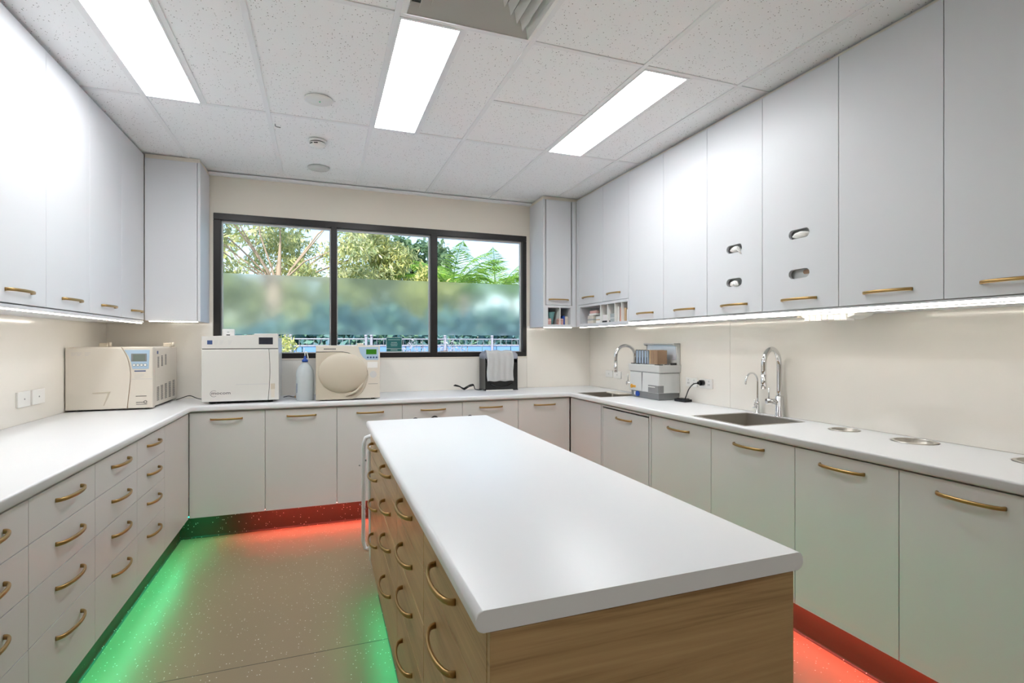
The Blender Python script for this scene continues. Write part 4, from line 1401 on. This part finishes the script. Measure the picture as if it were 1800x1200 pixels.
# hand towel tray under the right cupboards
t = thing('towel_tray', 'white folded-towel tray fixed under the right wall cupboards', 'towel holder', (2.33, 1.82, UZ - .0042))
bm = nb(); add_prism(bm, [(-.15, 0), (.15, 0), (.135, -.014), (.10, -.026), (-.09, -.028), (-.135, -.014)], -.05, .07, 'x', bev=.003)
obj('tray', bm, M['white'], t)
random.seed(2)
bm = nb()
for k in range(7):
    y = -.105 + k * .032
    add_box(bm, -.058, .0, y, y + .030, -.030 - random.uniform(0, .005), -.004, bev=.003)
obj('folded_towels', bm, M['paper'], t)
obj('bracket', bx(-.03, .05, .15, .185, -.012, 0, bev=.002), M['beige'], t)

# ------------------------------------------------------------------ hooks on the back doors
for x, lb in ((.687, 'small silver-black hook on the back door, leftmost of three'), (.838, 'thick black hook on the back door, middle of three'), (1.124, 'small silver-black hook on the back door, rightmost of three')):
    t = thing('door_hook', lb, 'hook', (x, 4.0498, .765), group='hooks on the doors behind the island')
    big = abs(x - .838) < .01
    r_ = .026 if big else .021
    obj('mount', bx(-.018, .018, -.006, 0, -.045, .004 if big else -.012, bev=.002), M['black'], t)
    bm = nb(); add_tube(bm, [(r_ * math.cos(a), -.012, .0 + r_ * math.sin(a)) for a in [2 * PI * i / 24 for i in range(24)]], .006 if big else .0038, 8, closed=True)
    obj('ring', bm, M['black'] if big else M['frame'], t)

# ------------------------------------------------------------------ folded stepladder behind the island
t = thing('stepladder', 'folded white tubular stepladder leaning at the far end of the island', 'stepladder', (.45, 3.25, 0))
def lad(p0, p1, w_, r_, bow):
    """U shaped tube frame between floor points and top rail (local coords)"""
    (x0, y0, z0), (x1, y1, z1) = p0, p1
    pts = []
    cr = .05
    def lerp(s): return Vector((x0 + (x1 - x0) * s, y0 + (y1 - y0) * s, z0 + (z1 - z0) * s))
    H_ = z1 - z0
    left = [lerp(s) for s in (0, .2, .5, .8, 1 - cr / H_)]
    top = lerp(1)
    pts += [left[0] + Vector((bow, 0, .006)), left[0] + Vector((bow * .4, 0, .012)), left[0] + Vector((.0, 0, .06))] + left[1:]
    pts += [top + Vector((.012, 0, -.012)), top + Vector((cr, 0, 0)), top + Vector((w_ - cr, 0, 0)), top + Vector((w_ - .012, 0, -.012))]
    for q in left[::-1][:-1]:
        pts.append(q + Vector((w_, 0, 0)))
    pts += [left[0] + Vector((w_, 0, .06)), left[0] + Vector((w_ - bow * .4, 0, .012)), left[0] + Vector((w_ - bow, 0, .006))]
    return add_tube(nb(), pts, r_, 10)
A0, A1 = (-.190, .285, .01), (-.203, .05, .80)
B0, B1 = (-.165, -.030, .01), (-.193, -.200, .80)
obj('rear_frame', lad(A0, A1, .40, .0125, .03), M['ladderw'], t)
obj('front_frame', lad(B0, B1, .38, .0125, .03), M['ladderw'], t)
for k, s in enumerate((.28, .55, .82)):
    y = B0[1] + (B1[1] - B0[1]) * s
    zq = .80 * s
    obj('tread', bx(-.175, .205, y + .012, y + .05, zq - .06, zq + .06, bev=.004), M['ladderw'], t)
for (x, y, zq) in ((-.201, -.186, .70), (-.196, -.11, .40), (-.213, .14, .60), (-.206, .22, .33)):
    obj('rivet', add_cyl(nb(), (y, zq), .005, x - .014, x - .006, 10, 'x'), M['midgrey'], t)

# ------------------------------------------------------------------ outside
g = struct('ground', bx(-40, 50, YB + .25, 90, -.5, -.02), M['ground'])
tE2 = thing('metal_fence', 'long blue sheet fence with white posts and top rail outside', 'fence', (1.5, 8.2, 0))
for k in range(48):
    x = -6 + k * .25
    bm = nb(); add_prism(bm, [(x, 0), (x + .235, 0), (x + .235, .012), (x + .19, .03), (x + .05, .03), (x, .012)], -.02, 1.315, 'z')
    obj('fence_sheet', bm, M['fenceblue'], tE2)
bm = nb(); add_box(bm, -6, 6, -.01, .04, 1.315, 1.338); obj('cap_rail', bm, M['fencewhite'], tE2)
bm = nb(); add_tube(bm, [(-6, -.03, 1.425), (6, -.03, 1.425)], .009, 8); obj('top_rail', bm, M['fencewhite'], tE2)
for x in (-4.3, -3.1, -1.98, -1.91, -.86, -.78, .36, 1.15, 2.30, 3.4, 4.6):
    bm = nb(); add_box(bm, x - .018, x + .018, -.06, -.025, -.02, 1.46, bev=.003); po = obj('post', bm, M['fencewhite'], tE2)
    bm = nb(); add_lathe(bm, [(0, 1.46), (.022, 1.46), (.026, 1.478), (.018, 1.495), (0, 1.50)], x, -.042, 12); obj('post_cap', bm, M['fencewhite'], po)
bm = nb()
for k in range(120):
    x = -6 + k * .1
    add_box(bm, x, x + .005, -.032, -.028, 1.338, 1.42)
o = obj('mesh_infill', bm, M['fencewhite'], tE2); o['kind'] = 'stuff'

def leaves(bm, c, rad, n, size, asp=.3, droop=.0, shell=.35):
    for _ in range(n):
        while True:
            d = Vector((random.uniform(-1, 1), random.uniform(-1, 1), random.uniform(-1, 1)))
            if shell < d.length < 1: break
        p = Vector((c[0] + d.x * rad[0], c[1] + d.y * rad[1], c[2] + d.z * rad[2]))
        ax = Vector((random.gauss(0, 1), random.gauss(0, 1), random.gauss(0, 1) - droop)).normalized()
        s = ax.cross(Vector((random.gauss(0, 1), random.gauss(0, 1), random.gauss(0, 1)))).normalized()
        L = size * random.uniform(.6, 1.3); w_ = L * asp
        v = [bm.verts.new(p), bm.verts.new(p + ax * L * .5 + s * w_ * .5), bm.verts.new(p + ax * L), bm.verts.new(p + ax * L * .5 - s * w_ * .5)]
        bm.faces.new(v)

def tree(lb, base, height, clumps, m, leafsize, n, asp=.3, droop=.6, trunk_r=.16, lean=.0, fork=None):
    t = thing('tree', lb, 'tree', base)
    b = nb()
    top = Vector((lean, 0, fork if fork else height * .45))
    add_tube(b, [(0, 0, 0), (lean * .3, 0, top.z * .5), tuple(top)], [trunk_r * 1.2, trunk_r, trunk_r * .85], 10)
    obj('trunk', b, M['bark'], t)
    for c in clumps:
        e = Vector(c[:3])
        mid = (top + e) / 2 + Vector((random.uniform(-.2, .2), random.uniform(-.2, .2), .1))
        b = nb(); add_tube(b, [tuple(top * .96), tuple((top * 2 + mid) / 3 + Vector((0, 0, .08))), tuple(mid), tuple(e)], [trunk_r * (.45 if c is clumps[0] or c is clumps[1] else .2), trunk_r * (.33 if c is clumps[0] or c is clumps[1] else .14), trunk_r * .10, .006], 7)
        obj('branch', b, M['bark'], t)
    b = nb()
    for c in clumps:
        k = int(n / len(clumps))
        sub = 9
        for q in range(sub):
            o_ = (c[0] + random.gauss(0, .45) * c[3], c[1] + random.gauss(0, .4) * c[3], c[2] + random.gauss(0, .45) * c[3] * .8)
            leaves(b, o_, (c[3] * .45, c[3] * .45, c[3] * .35), k // sub, leafsize, asp, droop, .1)
    o = obj('foliage', b, M[m], t); o['kind'] = 'stuff'
    return t

random.seed(11)
cl = []
for i in range(26):
    cl.append((random.uniform(-1.9, 2.3), random.uniform(-1.2, 1.2), random.uniform(1.7, 4.8), random.uniform(.5, .8)))
tree('large gum tree with forked pale trunk seen through the left pane', (-.85, 12.0, 0), 5, cl, 'gum', .13, 42000, .24, .9, .16, .0, 2.45)
random.seed(12)
cl = [(random.uniform(-1.2, 1.5), random.uniform(-.8, .8), random.uniform(1.6, 4.2), random.uniform(.45, .75)) for i in range(17)]
tree('yellow-green gum tree seen through the middle pane', (1.55, 13.5, 0), 4.5, cl, 'gumyellow', .13, 20000, .28, .8, .10, .1, 2.0)
random.seed(13)
cl = [(random.uniform(-.8, .8), random.uniform(-.6, .6), random.uniform(2.2, 4.3), random.uniform(.4, .65)) for i in range(9)]
tree('dark green tree at the right of the middle pane', (2.75, 15.0, 0), 4.6, cl, 'dark', .20, 4800, .5, .2, .11, .0, 2.3)
random.seed(14)
cl = [(random.uniform(-.5, .5), random.uniform(-.4, .4), random.uniform(1.7, 2.9), random.uniform(.3, .45)) for i in range(7)]
tree('small yellow shrub tree at the left of the right pane', (2.60, 12.0, 0), 3, cl, 'gumyellow', .15, 2800, .3, .5, .05, .0, 1.6)
random.seed(15)
cl = [(random.uniform(-.6, 1.6), random.uniform(-.6, .6), random.uniform(2.0, 4.5), random.uniform(.45, .7)) for i in range(9)]
tree('olive tree at the right edge of the right pane', (6.3, 15.5, 0), 4.5, cl, 'gum', .18, 4200, .35, .4, .09, .0, 2.1)
random.seed(16)
cl = [(random.uniform(-3.0, 1.0), random.uniform(-.6, .6), random.uniform(1.5, 5.5), random.uniform(.6, .9)) for i in range(16)]
tree('distant gum tree behind the forked trunk at far left', (-1.6, 17.0, 0), 5.5, cl, 'gum', .22, 6000, .35, .6, .13, .0, 2.6)

def palm(lb, base, h, n, L, seed):
    random.seed(seed)
    t = thing('palm_tree', lb, 'palm tree', base)
    b = nb()
    pts = [(0, 0, 0), (.03, 0, h * .5), (0, 0, h)]
    add_tube(b, pts, [.13, .10, .08], 10); obj('trunk', b, M['bark'], t)
    for k in range(n):
        a = 2 * PI * k / n + random.uniform(-.2, .2)
        el = random.uniform(.75, 1.3) if k % 3 else random.uniform(1.25, 1.5)
        ln = L * random.uniform(.8, 1.1)
        b = nb()
        rp = []
        N = 16
        p = Vector((0, 0, h)); e = el
        for i in range(N + 1):
            rp.append(p.copy())
            p = p + Vector((math.cos(a) * math.cos(e), math.sin(a) * math.cos(e), math.sin(e))) * (ln / N)
            e -= (.95 / N) * (1 + i / N)
        add_tube(b, rp, [.014 * (1 - i / N * .8) for i in range(N + 1)], 5)
        side = Vector((-math.sin(a), math.cos(a), 0))
        for i in range(2, N * 3):
            s = i / 3
            j = min(int(s), N - 1); q = rp[j].lerp(rp[j + 1], s - j)
            tan = (rp[j + 1] - rp[j]).normalized()
            ll = .42 * math.sin(PI * min(1, (s / N) * .9 + .12)) * L / 1.6
            for sg in (-1, 1):
                d = (side * sg * .8 + tan * .65 + Vector((0, 0, -.25 + random.uniform(-.12, .12)))).normalized()
                wv = tan * .011
                v = [b.verts.new(q - wv), b.verts.new(q + wv), b.verts.new(q + d * ll * .6 + wv * .8 + Vector((0, 0, -.01))), b.verts.new(q + d * ll + Vector((0, 0, -.06))), b.verts.new(q + d * ll * .6 - wv * .8 + Vector((0, 0, -.01)))]
                b.faces.new(v)
        obj('frond', b, M['palm'], t)
    return t
palm('feathery palm tree left of the pair in the right pane', (3.05, 12.6, 0), 2.45, 12, 1.75, 21)
palm('brighter feathery palm tree right of the pair in the right pane', (4.45, 13.4, 0), 2.35, 13, 2.1, 22)
palm('low palm tree between the two taller palms', (3.95, 15.6, 0), 2.35, 9, 1.5, 23)

# dark blue-green hedge beyond the fence, one bush after another
for k in range(12):
    random.seed(30 + k)
    b = nb()
    hgt = 1.32 if k > 8 else random.uniform(.95, 1.12) if k > 3 else random.uniform(.8, .92)
    leaves(b, (0, 0, hgt), (.75, .45, hgt * .98), 2200, .17, .6, .0, .3)
    t = thing('hedge_bush', 'taller blue-green hedge bush under the palms beyond the fence' if k > 8 else 'blue-green hedge bush beyond the fence, behind the middle pane' if k > 3 else 'lower blue-green hedge bush behind the left pane of the window', 'bush', (-3.6 + k * .95, 10.0 + random.uniform(-.2, .2), 0), group='hedge bushes beyond the fence')
    o = obj('foliage', b, M['hedge'], t); o['kind'] = 'stuff'
    b = nb()
    for q in range(3): add_tube(b, [(0, 0, 0), ((q - 1) * .2, 0, .6), ((q - 1) * .4, .05, 1.1)], [.03, .022, .01], 6)
    obj('stem', b, M['bark'], t)
# shrubs in front of the fence
for x, m, lb in ((1.22, 'flower', 'wispy pale mauve shrub outside by the right pane'), (1.75, 'flower', 'pinkish flowering shrub outside the right pane'), (-.46, 'gumyellow', 'pale yellow-green shrub outside the left pane')):
    random.seed(int(x * 100) + 500)
    t = thing('garden_shrub', lb, 'shrub', (x, 7.3 if x > 0 else 7.6, 0))
    b = nb(); leaves(b, (0, 0, 1.05 if x > 0 else 1.32), (.30, .2, .38) if x > 0 else (.16, .12, .14), 500, .06, .3, 0, .0)
    o = obj('foliage', b, M[m], t); o['kind'] = 'stuff'
    b = nb()
    for q in range(6): add_tube(b, [(0, 0, 0), ((q - 2.5) * .05, 0, .7), ((q - 2.5) * .1, 0, 1.3)], [.012, .008, .004], 5)
    obj('stem', b, M['bark'], t)
# little terracotta object on the outer sill
t = thing('terracotta_pot', 'small terracotta pot outside on the sill by the right mullion', 'pot', (1.075, YB + .115, WZ0 + .001))
obj('body', add_lathe(nb(), [(0, 0), (.020, 0), (.030, .04), (.026, .04), (0, .03)]), M['terracotta'], t)
obj('rim', add_lathe(nb(), [(.028, .036), (.033, .036), (.033, .052), (.027, .052), (.028, .036)]), M['terracotta'], t)
